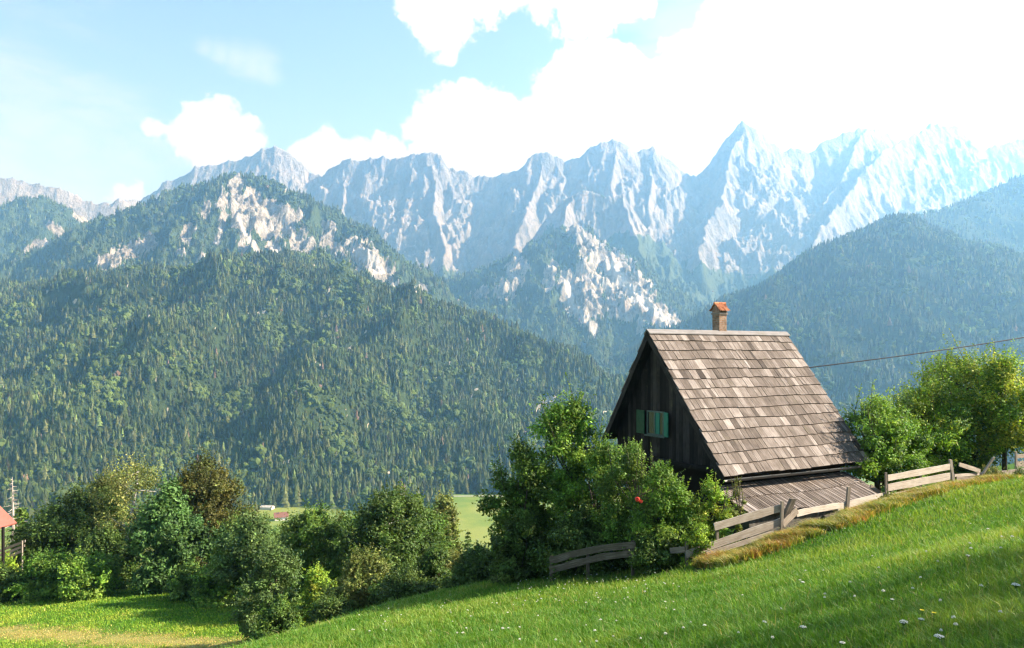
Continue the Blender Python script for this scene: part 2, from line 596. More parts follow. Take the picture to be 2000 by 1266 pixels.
CREST = [(-260, 335), (-120, 338), (0, 345), (60, 352), (110, 364), (150, 380), (185, 398), (240, 394), (270, 388), (300, 376), (318, 356), (345, 349), (380, 326), (430, 318), (460, 315), (495, 300), (515, 290), (545, 283),
         (565, 296), (590, 318), (605, 337), (628, 344), (650, 326), (672, 308), (688, 305), (705, 311), (760, 305), (800, 303), (822, 300), (843, 295), (862, 306), (878, 326), (915, 335), (942, 343), (985, 340), (1006, 334),
         (1022, 322), (1040, 300), (1070, 295), (1088, 300), (1104, 311), (1132, 303), (1150, 290), (1172, 278), (1195, 272), (1222, 274), (1238, 288), (1246, 299), (1262, 290), (1274, 286), (1292, 302), (1312, 316), (1330, 335), (1348, 342), (1360, 346),
         (1385, 318), (1402, 292), (1415, 272), (1432, 254), (1450, 238), (1465, 246), (1490, 264), (1512, 280), (1528, 295), (1556, 290), (1580, 300), (1594, 286), (1606, 275), (1630, 262), (1662, 256), (1692, 247), (1718, 255), (1736, 265),
         (1752, 280), (1765, 287), (1778, 274), (1792, 261), (1818, 242), (1845, 246), (1874, 248), (1896, 268), (1922, 292), (1950, 283), (1976, 277), (2010, 270), (2100, 262), (2260, 300)]


def crest_y(px): return 5150 + 250 * math.sin(px / 260.0) + 0.22 * max(0, px - 1000) + (-250 if px < 250 else 0)


def build_mountains():
    grey = mountain_material('limestone_range', (0.05, 0.075, 0.035), (0.19, 0.183, 0.178), (0.33, 0.305, 0.28), (0.09, 0.115, 0.05), 1.0, 0.45)
    wood = mountain_material('wooded_mountain', (0.028, 0.045, 0.018), (0.11, 0.10, 0.085), (0.46, 0.42, 0.36), (0.07, 0.10, 0.035), 1.0)
    hillm = mountain_material('forest_floor', (0.014, 0.024, 0.009), (0.30, 0.27, 0.22), (0.52, 0.47, 0.38), (0.05, 0.075, 0.024), 0.6)
    S = {}

    # the far limestone range with buttresses coming down from its peaks
    rd = [[(x, y, crest_y(x)) for x, y in CREST]]
    for x, y in [(545, 283), (690, 305), (843, 295), (1064, 295), (1195, 272), (1274, 286), (1450, 238), (1692, 247), (1820, 242), (1976, 277)]:
        y0 = crest_y(x)
        for k in range(1):
            dx = random.uniform(-70, 70)
            rd.append([(x, y + 10, y0), (x + dx * 0.5, y + 100, y0 - 330), (x + dx, y + 200, y0 - 720), (x + dx * 1.4, y + 270, y0 - 1150)])
    rd.append([(1820, 244, crest_y(1820)), (1720, 300, 4950), (1660, 370, 4600), (1610, 440, 4250), (1560, 520, 3900), (1520, 580, 3600)])
    rd.append([(1692, 250, crest_y(1692)), (1650, 340, 4900), (1590, 430, 4500)])
    s = Sheet(-220, 2240, 1150, 3950, 6800, 360, deeper(rd, 1.12), lambda r: 0.60 * r + 560 * (1 - np.exp(-r / 420.0)), cliff_noise(360, 175, 11, 260, 0.2))
    px, py = s.pix()
    n = fbm(s.X / 320, s.Y / 320, 71, 5)
    veg = sstep(610, 400, s.Z + 230 * n) * 0.95 + 0.12 * sstep(1.1, 0.7, s.slope) - 0.05
    veg = np.where(px < 230, sstep(395, 470, py + 40 * n) * 0.85, veg)
    scree = sstep(0.95, 0.72, s.slope + 0.25 * n) * sstep(250, 500, s.Z) * sstep(150, 400, s.D) * 0.7
    s.build('mountain_range', 'long jagged range of pale limestone peaks fading in blue haze', grey, veg, scree)
    S['range'] = s

    # wooded shoulder at the far left
    rd = [[(-260, 400, 4300), (-60, 425, 4100), (30, 400, 3950), (82, 386, 3850), (120, 404, 3800), (160, 436, 3750), (190, 480, 3650)], [(82, 386, 3850), (100, 450, 3600), (60, 540, 3300)]]
    s = Sheet(-240, 420, 260, 3200, 4950, 160, deeper(rd, 1.1), lambda r: 0.75 * (np.sqrt(r * r + 900) - 30), cliff_noise(380, 120, 23, 200, 0.1))
    px, py = s.pix()
    rock = strokes(px, py, [(100, 440, 140, 470, 14), (40, 500, 90, 470, 12), (150, 420, 175, 440, 10)], 5)
    s.build('wooded_shoulder', 'blue shaded wooded mountain shoulder below the pale range', wood, 0.95 - 0.8 * rock)
    S['shoulder'] = s

    # the rocky hump and the peak before it, in the middle of the view
    rd = [[(930, 590, 4350), (1000, 520, 4350), (1050, 452, 4300), (1085, 405, 4300), (1118, 378, 4300), (1150, 371, 4300), (1185, 386, 4250), (1216, 378, 4250), (1245, 420, 4250), (1268, 480, 4200), (1300, 545, 4150)],
          [(1216, 379, 4250), (1235, 450, 4000), (1262, 530, 3700)], [(1118, 379, 4300), (1100, 430, 4100), (1060, 500, 3900)]]
    s = Sheet(880, 1420, 420, 3850, 5200, 200, deeper(rd, 1.10), lambda r: 0.8 * r + 220 * (1 - np.exp(-r / 160.0)), cliff_noise(330, 150, 33, 150, 0.15))
    px, py = s.pix()
    n = fbm(s.X / 160, s.Y / 160, 17, 5)
    veg = sstep(430, 490, py + 46 * n) * 0.9
    veg = np.maximum(veg, 0.55 * sstep(0.3, 0.55, fbm(s.X / 120, s.Y / 120, 18, 4) + 0.2 * (px < 1190)))
    s.build('rocky_hump', 'craggy grey rock hump standing before the main range', grey, veg, sstep(0.9, 0.6, s.slope) * 0.6)
    S['hump'] = s

    rd = [[(760, 600, 3500), (830, 565, 3500), (880, 546, 3500), (950, 522, 3450), (1010, 500, 3450), (1060, 474, 3400), (1100, 452, 3400), (1120, 441, 3400), (1140, 460, 3350), (1170, 488, 3250), (1200, 512, 3150), (1240, 556, 3000), (1280, 600, 2850), (1330, 655, 2700)],
          [(1120, 442, 3400), (1108, 520, 3150), (1098, 590, 2900), (1090, 670, 2600)], [(1010, 501, 3450), (975, 570, 3150), (950, 650, 2800)], [(1190, 505, 3180), (1180, 580, 2950), (1165, 660, 2650)]]
    s = Sheet(700, 1460, 460, 2600, 4450, 240, deeper(rd, 1.17), lambda r: 0.72 * (np.sqrt(r * r + 400) - 20), cliff_noise(300, 115, 43, 140, 0.1))
    px, py = s.pix()
    rock = strokes(px, py, [(1118, 445, 1150, 475, 12), (1150, 480, 1190, 520, 20), (1185, 515, 1245, 575, 26), (1240, 580, 1312, 632, 16), (1106, 545, 1118, 600, 13), (1118, 600, 1160, 642, 9), (1015, 520, 985, 572, 15),
                            (1150, 530, 1162, 600, 18), (1190, 560, 1200, 610, 12), (1080, 520, 1070, 560, 9), (1250, 640, 1262, 620, 9), (860, 590, 880, 600, 8), (930, 575, 950, 566, 8), (1130, 560, 1140, 620, 12), (1210, 570, 1225, 620, 12)], 15, 1.9)
    s.Z = s.Z + 38 * rock * (ridged(s.X / 68, s.Y / 100, 89, 5, 0.55) - 0.45)
    scr = strokes(px, py, [(1190, 520, 1245, 575, 16), (1240, 580, 1312, 632, 13), (1118, 600, 1160, 642, 7), (1106, 550, 1115, 590, 8)], 16)
    s.build('cliff_peak', 'pointed wooded peak with sunlit cliffs and pale scree', wood, 0.97 - 0.85 * rock, scr)
    S['peak'] = s

    # the summit with white cliffs on the left
    rd = [[(-260, 670, 3000), (-80, 610, 3000), (0, 572, 3000), (60, 530, 3000), (130, 466, 3000), (200, 438, 2980), (280, 403, 2950), (350, 376, 2920), (400, 361, 2900), (450, 347, 2900), (490, 344, 2900), (515, 350, 2900), (545, 362, 2880),
           (590, 386, 2850), (650, 420, 2800), (690, 441, 2750), (730, 480, 2700), (770, 525, 2600), (830, 592, 2450), (880, 650, 2300), (940, 700, 2150)],
          [(490, 345, 2900), (480, 420, 2700), (450, 500, 2450)], [(530, 356, 2890), (580, 440, 2650), (640, 520, 2400), (690, 590, 2150)], [(350, 377, 2920), (330, 450, 2700), (310, 520, 2500)], [(690, 442, 2750), (730, 530, 2500), (780, 600, 2250)]]
    s = Sheet(-240, 1060, 620, 2130, 3740, 250, deeper(rd, 1.15), lambda r: 0.80 * (np.sqrt(r * r + 1600) - 40), cliff_noise(300, 120, 53, 150, 0.08))
    px, py = s.pix()
    items = [(459, 367, 470, 400, 16), (470, 395, 512, 418, 20), (495, 376, 505, 392, 9), (477, 415, 531, 445, 22), (463, 430, 482, 462, 8), (482, 462, 508, 500, 5), (526, 478, 553, 504, 8), (436, 417, 432, 447, 5), (432, 447, 423, 476, 4),
             (409, 498, 382, 518, 7), (520, 405, 575, 428, 14), (560, 440, 590, 480, 16), (590, 480, 600, 512, 12), (640, 466, 660, 492, 12), (700, 490, 725, 520, 20), (725, 505, 745, 530, 18), (750, 540, 772, 556, 8),
             (765, 552, 823, 586, 7), (684, 561, 738, 598, 11), (738, 598, 790, 620, 11), (790, 612, 825, 628, 9), (205, 516, 235, 500, 13), (235, 500, 280, 484, 12), (292, 466, 296, 476, 9), (373, 448, 360, 470, 9), (405, 405, 398, 420, 8),
             (440, 385, 430, 400, 9), (350, 490, 356, 496, 6), (470, 480, 476, 486, 7), (820, 570, 832, 596, 10), (640, 440, 650, 450, 8)]
    rock = strokes(px, py, [(a, b, c, d, w * 1.8) for a, b, c, d, w in items], 25)
    s.Z = s.Z + 38 * rock * (ridged(s.X / 62, s.Y / 95, 88, 5, 0.55) - 0.45)
    scr = strokes(px, py, [(463, 430, 482, 462, 6), (482, 462, 508, 500, 4), (526, 478, 553, 504, 6), (432, 447, 423, 476, 3), (409, 498, 382, 518, 5), (700, 490, 740, 525, 14), (765, 552, 823, 586, 5)], 26)
    s.build('cliff_summit', 'broad wooded summit with white cliffs and gullies below its top', wood, 0.97 - 0.85 * rock, scr)
    s.thin = 0.75 * sstep(395, 420, px) * sstep(575, 545, px) * sstep(400, 420, py) * sstep(520, 500, py)
    S['summit'] = s

    # the big forested hill on the left
    rd = [[(-260, 560, 2250), (-100, 555, 2200), (0, 568, 2150), (100, 556, 2120), (200, 544, 2100), (300, 538, 2100), (400, 530, 2100), (470, 522, 2100), (540, 516, 2080), (620, 540, 2000), (680, 561, 1950), (740, 592, 1900), (800, 622, 1840),
           (860, 652, 1780), (920, 690, 1720), (1000, 732, 1660), (1080, 765, 1600), (1150, 800, 1560), (1230, 850, 1500)],
          [(540, 502, 2080), (600, 620, 1800), (640, 740, 1500), (650, 860, 1300)], [(300, 525, 2100), (310, 650, 1750), (300, 770, 1450), (310, 850, 1250)], [(0, 551, 2150), (20, 680, 1750), (60, 800, 1400), (90, 900, 1200)],
          [(860, 653, 1780), (880, 760, 1500), (900, 880, 1280)]]
    s = Sheet(-240, 1330, 560, 1000, 2400, 240, rd, lambda r: 0.46 * (np.sqrt(r * r + 8100) - 90), lambda X, Y, Z, D: hill_noise(340, 150, 63)(X, Y, Z, D) * (0.25 + 0.75 * sstep(-190, -60, Z)))
    px, py = s.pix()
    rock = strokes(px, py, [(1048, 806, 1066, 782, 8), (1066, 782, 1080, 778, 7)], 35)
    clear = strokes(px, py, [(95, 585, 195, 565, 16), (120, 600, 190, 592, 8), (495, 618, 540, 612, 8), (290, 630, 300, 640, 12), (460, 600, 480, 620, 10)], 36)
    s.build('forested_hill', 'large forest covered hill rising behind the valley meadows', hillm, 0.97 - 0.9 * rock, None)
    s.thin = np.maximum(rock, clear)
    S['hill'] = s

    # wooded slopes on the right: a far one and a nearer spur
    rd = [[(2300, 235, 3500), (2120, 295, 3450), (2000, 346, 3400), (1940, 374, 3350), (1900, 392, 3300), (1850, 410, 3250), (1790, 424, 3150), (1700, 470, 2950), (1620, 530, 2750), (1500, 600, 2600), (1380, 650, 2500)],
          [(2120, 296, 3450), (2080, 450, 3000), (2040, 600, 2600)], [(1900, 393, 3300), (1930, 500, 2950), (1950, 600, 2650)]]
    s = Sheet(1280, 2260, 380, 2450, 4260, 190, deeper(rd, 1.15), lambda r: 0.62 * (np.sqrt(r * r + 2500) - 50), hill_noise(320, 60, 73))
    s.build('wooded_slope', 'high wooded slope rising to the right behind the nearer spur', hillm, np.full(s.X.shape, 0.97))
    s.thin = np.zeros(s.X.shape)
    S['slope'] = s

    rd = [[(1180, 730, 2250), (1280, 705, 2300), (1400, 655, 2350), (1480, 614, 2400), (1540, 580, 2450), (1600, 531, 2500), (1660, 482, 2520), (1715, 440, 2520), (1755, 426, 2500), (1790, 450, 2420), (1840, 520, 2300), (1890, 585, 2150), (1950, 620, 2050), (2010, 645, 1950), (2100, 690, 1800), (2260, 760, 1600)],
          [(1755, 427, 2500), (1740, 520, 2250), (1720, 620, 2000), (1700, 720, 1750)], [(1600, 532, 2500), (1570, 620, 2250), (1560, 700, 1980)], [(1890, 586, 2150), (1860, 680, 1850), (1840, 770, 1600)]]
    s = Sheet(1080, 2240, 460, 1550, 3170, 210, deeper(rd, 1.15), lambda r: 0.56 * (np.sqrt(r * r + 2500) - 50), hill_noise(280, 55, 83))
    s.build('wooded_spur', 'dark wooded spur with a rounded top behind the cottage', hillm, np.full(s.X.shape, 0.97))
    s.thin = np.zeros(s.X.shape)
    S['spur'] = s

    # low wooded rise closing the valley in the middle
    rd = [[(760, 700, 2950), (880, 676, 2950), (960, 684, 2930), (1060, 700, 2900), (1160, 708, 2850), (1260, 716, 2750), (1400, 735, 2600), (1560, 760, 2300)], [(1060, 760, 1750), (1180, 742, 1750), (1300, 752, 1700), (1450, 780, 1650), (1650, 800, 1550), (1800, 780, 1500), (2100, 740, 1500), (2260, 730, 1500)]]
    s = Sheet(720, 2240, 420, 1060, 3150, 240, rd, lambda r: 0.40 * (np.sqrt(r * r + 2500) - 50), hill_noise(240, 30, 93))
    s.build('valley_rise', 'low dark wooded rise closing the valley', hillm, np.full(s.X.shape, 0.97))
    s.thin = np.zeros(s.X.shape)
    S['rise'] = s
    return S


# ------------------------------------------------------------------ far forests: merged meshes
def conifer_template(r, tiers, sides, h=1.0, w=0.50):
    V, T = [], []
    n = 0
    for k in range(tiers):
        z0 = 0.06 + 0.80 * k / tiers
        z1 = min(1.0, z0 + 1.25 / tiers + 0.06)
        rad = w * 0.5 * (1 - z0) ** 0.85 + 0.012
        ring = []
        for j in range(sides):
            a = 2 * math.pi * (j + 0.5 * (k % 2)) / sides + r.uniform(-0.25, 0.25)
            q = rad * r.uniform(0.62, 1.2)
            ring.append((q * math.cos(a), q * math.sin(a), z0 + r.uniform(-0.03, 0.02)))
        V += ring + [(r.uniform(-0.01, 0.01), r.uniform(-0.01, 0.01), z1)]
        T += [(n + j, n + (j + 1) % sides, n + sides) for j in range(sides)]
        n += sides + 1
    return np.array(V) * h, np.array(T)


def broadleaf_template(r, sub):
    import bmesh
    bm = bmesh.new()
    bmesh.ops.create_icosphere(bm, subdivisions=sub, radius=0.5)
    V = np.array([v.co[:] for v in bm.verts])
    T = np.array([[v.index for v in f.verts] for f in bm.faces])
    bm.free()
    Vs, Ts = [], []
    for i in range(5):
        k = np.array([r.uniform(0.65, 1.3) for _ in V])[:, None]
        q = 0.62 if i == 0 else r.uniform(0.3, 0.45)
        a, d = r.uniform(0, 6.28), 0 if i == 0 else r.uniform(0.12, 0.24)
        Vs.append(V * k * np.array([q, q, q * 1.15]) + np.array([d * math.cos(a), d * math.sin(a), r.uniform(0.35, 0.75) if i else 0.45]))
        Ts.append(T + i * len(V))
    return np.concatenate(Vs), np.concatenate(Ts)


def instance_trees(temps, pos, h, wid, col):
    """merge one copy of a random template per position"""
    Vs, Ts, Cs, n = [], [], [], 0
    which = rng.integers(0, len(temps), len(pos))
    for k, (V, T) in enumerate(temps):
        m = which == k
        p, hh, ww, cc = pos[m], h[m], wid[m], col[m]
        a = rng.uniform(0, 2 * math.pi, len(p))
        ca, sa = np.cos(a)[:, None], np.sin(a)[:, None]
        x = (V[:, 0] * ca - V[:, 1] * sa) * ww[:, None]
        y = (V[:, 0] * sa + V[:, 1] * ca) * ww[:, None]
        z = V[:, 2] * hh[:, None] + 0 * x
        Vs.append((np.stack([x, y, z], -1) + p[:, None, :]).reshape(-1, 3))
        Ts.append((T[None] + (np.arange(len(p)) * len(V))[:, None, None]).reshape(-1, 3) + n)
        Cs.append(np.repeat(cc, len(V), 0))
        n += len(p) * len(V)
    return np.concatenate(Vs), np.concatenate(Ts), np.concatenate(Cs)


def forest_colors(n, br, rr):
    con = np.array([0.040, 0.056, 0.015]) * rr.lognormal(0, 0.5, (n, 1)) + rr.normal(0, 0.003, (n, 3))
    lar = np.array([0.095, 0.105, 0.036]) * rr.uniform(0.7, 1.35, (n, 1))
    dec = np.array([0.068, 0.098, 0.020]) * rr.uniform(0.6, 1.5, (n, 1))
    c = np.where((rr.random(n) < 0.19)[:, None], lar, con)
    c = np.where(br[:, None], dec, c)
    dead = rr.random(n) < 0.004
    return np.clip(np.where(dead[:, None], np.array([0.17, 0.11, 0.075]), c), 0.004, 1)


def build_forest(s, name, label, count, hmean, tiers, sides, sub, seed, veg_min=0.55, scat=0.1, dmax=40.0, ymax=None, extra=None):
    rr = np.random.default_rng(seed)
    n = int(count * 1.9)
    u = rr.uniform(s.u[0], s.u[-1], n)
    y = np.sqrt(rr.uniform(s.y[0] ** 2, s.y[-1] ** 2, n))
    z = s.sample(s.Z, u, y)
    ok = (s.sample(s.veg, u, y) > veg_min + rr.uniform(-scat, 0.25, n)) & (z > VALLEY - 6)
    if hasattr(s, 'thin'): ok &= s.sample(s.thin, u, y) < rr.uniform(0.15, 0.9, n)
    # nothing behind the crest: the far side is out of sight
    zb = s.sample(s.Z, u, np.clip(y - 130, s.y[0], None))
    ok &= ~((zb / np.maximum(y - 130, 1) > z / y + 0.012) & (z < zb - 40))
    if extra is not None: ok &= extra(u, y, z)
    u, y, z = u[ok][:count], y[ok][:count], z[ok][:count]
    X = u * y
    clump = fbm(X / 110, y / 110, seed + 1, 4)
    br = clump + rr.normal(0, 0.14, len(X)) > 0.17
    stand = 1 + 0.8 * fbm(X / 60, y / 60, seed + 2, 3)
    h = hmean * rr.lognormal(0, 0.33, len(X)) * np.where(br, 0.78, 1.0) * stand
    h = np.clip(h, 0.35 * hmean, 1.6 * hmean)
    col = forest_colors(len(X), br, rr) * (1 + 0.6 * fbm(X / 150, y / 150, seed + 5, 4))[:, None]
    pos = np.stack([X, y, z - 0.6], -1)
    r = random.Random(seed)
    parts = []
    tc = [conifer_template(r, tiers, sides) for _ in range(7)]
    tb = [broadleaf_template(r, sub) for _ in range(6)]
    A = instance_trees(tc, pos[~br], h[~br], h[~br] * rr.uniform(0.75, 1.25, (~br).sum()), col[~br])
    B = instance_trees(tb, pos[br], h[br], h[br] * rr.uniform(0.8, 1.3, br.sum()), col[br])
    V = np.concatenate([A[0], B[0]])
    T = np.concatenate([A[1], B[1] + len(A[0])])
    col = np.concatenate([A[2], B[2]])
    o = obj(name, V, None, T, M['forest'], None, False, {'col': col})
    return tag(o, label, 'forest', kind='stuff')


# ------------------------------------------------------------------ leafy trees and shrubs near the camera
LEAF_GAIN = 1.7
PAL = {
    'fresh': [(0.075, 0.150, 0.018), (0.10, 0.185, 0.022), (0.055, 0.115, 0.016), (0.13, 0.20, 0.03)],
    'yellowgreen': [(0.12, 0.20, 0.020), (0.18, 0.25, 0.026), (0.085, 0.155, 0.018), (0.24, 0.26, 0.034), (0.065, 0.12, 0.016)],
    'mid': [(0.050, 0.100, 0.016), (0.070, 0.125, 0.02), (0.04, 0.08, 0.014), (0.09, 0.14, 0.024)],
    'dark': [(0.032, 0.062, 0.012), (0.045, 0.082, 0.015), (0.062, 0.098, 0.02)],
    'blue': [(0.040, 0.088, 0.022), (0.055, 0.112, 0.028), (0.075, 0.14, 0.036), (0.03, 0.065, 0.017)],
    'olive': [(0.085, 0.110, 0.024), (0.11, 0.13, 0.032), (0.065, 0.09, 0.02), (0.14, 0.15, 0.045)],
    'brown': [(0.050, 0.054, 0.012), (0.072, 0.068, 0.014), (0.038, 0.044, 0.011), (0.052, 0.066, 0.014)],
    'grey': [(0.065, 0.115, 0.030), (0.09, 0.14, 0.038), (0.05, 0.09, 0.024)],
    'birch': [(0.115, 0.145, 0.035), (0.15, 0.17, 0.05), (0.09, 0.12, 0.03), (0.19, 0.19, 0.06)],
}
PROF = {
    'round': lambda t: np.sqrt(np.clip(1 - (2 * t - 1) ** 2, 0, 1)) * 0.9 + 0.1,
    'dome': lambda t: np.clip(1.02 - t ** 2.2, 0, 1) ** 0.6 * (0.72 + 0.28 * np.minimum(1, t * 4)),
    'oval': lambda t: np.sin(np.pi * np.clip(t * 0.86 + 0.10, 0, 1)) ** 0.75,
    'cone': lambda t: (1 - t) ** 0.8 * 0.95 + 0.06,
    'vase': lambda t: 0.35 + 0.65 * np.sin(np.pi * np.clip(t * 0.8 + 0.1, 0, 1)) * (0.5 + 0.5 * t),
    'column': lambda t: np.minimum(1, 0.45 + 1.6 * t) * np.clip((1 - t) * 2.4, 0.1, 1),
}


def leaf_quads(c, nrm, size, r, narrow=0.5):
    n = len(c)
    nrm = nrm / (np.linalg.norm(nrm, axis=1)[:, None] + 1e-9)
    a = np.cross(nrm, r.normal(size=(n, 3)))
    a /= np.linalg.norm(a, axis=1)[:, None] + 1e-9
    b = np.cross(nrm, a)
    s = size[:, None]
    V = np.stack([c - a * s * 0.5, c + b * s * 0.5 * narrow - nrm * s * 0.06, c + a * s * 0.5, c - b * s * 0.5 * narrow - nrm * s * 0.06], 1).reshape(-1, 3)
    Q = np.arange(4 * n).reshape(n, 4)
    return V, Q


def leafy(name, label, cat, px, top, Y, wpx, prof='round', pal='mid', low=0.12, clumps=60, leaves=150, leaf=0.10, cr=0.15, trunk_px=None, bark='bark',
          shoots=0, lean=0.0, group=None, seed=1, trunk_top=0.72, droop=0.0, trunk_r=None, depth=1.0, stems=1, narrow=0.55, bare=None):
    r = np.random.default_rng(seed * 101 + 3)
    X = (px - 1000) / F * Y
    z0 = float(ground_z(X, Y))
    H = (HY - top) / F * Y - z0
    W = wpx / F * Y
    root = empty(name, (X, Y, z0 - 0.05), label, cat, group)
    base = np.array([X, Y, z0 - 0.05])
    # clump centres
    t = r.random(clumps * 4)
    pr = PROF[prof](t)
    keep = r.random(len(t)) < (0.25 + 0.75 * pr)
    t, pr = t[keep][:clumps], pr[keep][:clumps]
    ang = r.uniform(0, 2 * math.pi, len(t))
    lob = 1 + 0.28 * perlin(ang * 1.1 + seed, t * 3.5 + seed, seed) + 0.12 * r.normal(size=len(t))
    rad = 0.5 * W * pr * lob * r.random(len(t)) ** 0.38
    rad = np.maximum(0, rad - cr * W * 0.15)
    cc = np.stack([rad * np.cos(ang) + lean * t * W, rad * np.sin(ang) * depth, (low + (1 - low) * t) * H * 0.97], -1)
    csize = cr * W * r.uniform(0.65, 1.3, len(t))
    cols = np.array(PAL[pal])
    ctone = r.uniform(0.6, 1.35, len(t))
    cpal = r.integers(0, len(cols), len(t))
    # leaves
    k = np.maximum(8, (1.2 * leaves * (csize / (cr * W)) ** 2 * r.uniform(0.6, 1.3, len(t)))).astype(int)
    idx = np.repeat(np.arange(len(t)), k)
    d = r.normal(size=(len(idx), 3))
    d /= np.linalg.norm(d, axis=1)[:, None]
    q = r.random(len(idx)) ** 0.5
    off = d * q[:, None] * csize[idx][:, None] * np.array([1.0, 1.0, 0.72])
    off[:, 2] -= droop * csize[idx] * r.random(len(idx)) * 1.6
    lp = cc[idx] + off
    nrm = d * 0.7 + np.array([0, 0, 0.55]) + r.normal(0, 0.55, (len(idx), 3))
    pick = np.where(r.random(len(idx)) < 0.6, cpal[idx], r.integers(0, len(cols), len(idx)))
    lc = LEAF_GAIN * cols[pick] * (ctone[idx] * r.lognormal(0, 0.3, len(idx)))[:, None]
    size = 1.2 * leaf * r.uniform(0.6, 1.4, len(idx))
    # twigs that stick out of every clump
    ns = len(t) * 5
    ci = np.repeat(np.arange(len(t)), 5)
    sd = cc[ci] - np.array([0, 0, 0.45 * H])
    sd = sd / (np.linalg.norm(sd, axis=1)[:, None] + 1e-6) * 0.7 + np.array([0, 0, 0.45 - droop]) + r.normal(0, 0.55, (ns, 3))
    sd /= np.linalg.norm(sd, axis=1)[:, None]
    ml = max(8, int(leaves * 0.10))
    si = np.repeat(np.arange(ns), ml)
    f = r.random(len(si)) ** 0.8
    sl = (csize[ci] * r.uniform(1.0, 2.1, ns))[si]
    sp = cc[ci][si] + sd[si] * (f * sl)[:, None] + r.normal(0, 1, (len(si), 3)) * (csize[ci][si] * 0.16 * (1.15 - f))[:, None]
    lp = np.concatenate([lp, sp])
    nrm = np.concatenate([nrm, r.normal(0, 0.6, (len(si), 3)) + sd[si] * 0.5 + np.array([0, 0, 0.5])])
    lc = np.concatenate([lc, LEAF_GAIN * cols[cpal[ci]][si] * (ctone[ci][si] * r.uniform(0.8, 1.25, len(si)))[:, None]])
    size = np.concatenate([size, leaf * r.uniform(0.6, 1.2, len(si))])
    # long upright shoots at the top
    mb = MB()
    shoot_list = []
    for sidx in range(shoots):
        a0 = cc[r.integers(0, len(cc))]
        if a0[2] < 0.55 * H:
            a0 = np.array([a0[0] * 0.8, a0[1] * 0.8, 0.7 * H])
        L = r.uniform(0.16, 0.34) * H
        dirv = np.array([r.normal(0, 0.22), r.normal(0, 0.22), 1.0])
        m = int(26 + L * 22)
        f = r.random(m) ** 0.8
        sp = a0 + f[:, None] * L * dirv + r.normal(0, 1, (m, 3)) * leaf * 0.55 * (1.1 - f)[:, None]
        lp = np.concatenate([lp, sp])
        nrm = np.concatenate([nrm, r.normal(size=(m, 3)) + np.array([0, 0, 0.4])])
        lc = np.concatenate([lc, LEAF_GAIN * cols[r.integers(0, len(cols), m)] * r.uniform(0.8, 1.3, (m, 1))])
        size = np.concatenate([size, leaf * r.uniform(0.5, 0.95, m)])
        shoot_list.append((base + a0, dirv * L))
    g = lp[:, 2] > 0.02
    lp, nrm, lc, size = lp[g], nrm[g], lc[g], size[g]
    V, Q = leaf_quads(lp + base, nrm, size, r, narrow)
    obj('crown', V, Q, None, M['leaf'], root, False, {'col': np.repeat(np.clip(lc, 0.004, 0.9), 4, 0)})
    # trunk and limbs
    tr = trunk_r or max(0.025, 0.016 * H)
    for st in range(stems):
        sx = 0 if stems == 1 else r.normal(0, 0.10 * W)
        sy = 0 if stems == 1 else r.normal(0, 0.08 * W)
        hs = np.linspace(0, trunk_top, 7)
        wob = np.cumsum(r.normal(0, 0.014 * H, (7, 2)), 0) * np.linspace(0, 1, 7)[:, None]
        tp = base + np.stack([sx * (0.4 + hs) + wob[:, 0] + lean * hs * W, sy * (0.4 + hs) + wob[:, 1], hs * H], -1)
        mb.tube(tp, tr * (1.25 - 1.0 * hs / trunk_top) * (1 if stems == 1 else 0.75), 8)
        order = r.permutation(len(cc))[:max(5, int(len(cc) * 0.4 / stems))]
        for o in order:
            e = base + cc[o]
            i = int(np.clip(np.searchsorted(tp[:, 2], e[2] - 0.28 * np.hypot(*(e - tp[0])[:2]) - 0.08 * H), 1, 6))
            a0 = tp[i]
            mid = 0.5 * (a0 + e) + np.array([0, 0, -0.03 * H]) + r.normal(0, 0.02 * H, 3)
            r0 = tr * 0.42 * (1.15 - 0.8 * i / 7)
            mb.tube([a0, mid, e], [r0, r0 * 0.6, r0 * 0.22], 5, False)
    for a0, d0 in shoot_list:
        mb.tube([tp[4], 0.5 * (tp[4] + a0) - np.array([0, 0, 0.02 * H]), a0, a0 + d0 * 0.5, a0 + d0], [tr * 0.3, tr * 0.2, 0.012, 0.008, 0.003], 4, False)
    mb.build('trunk', M[bark], root, True)
    return root


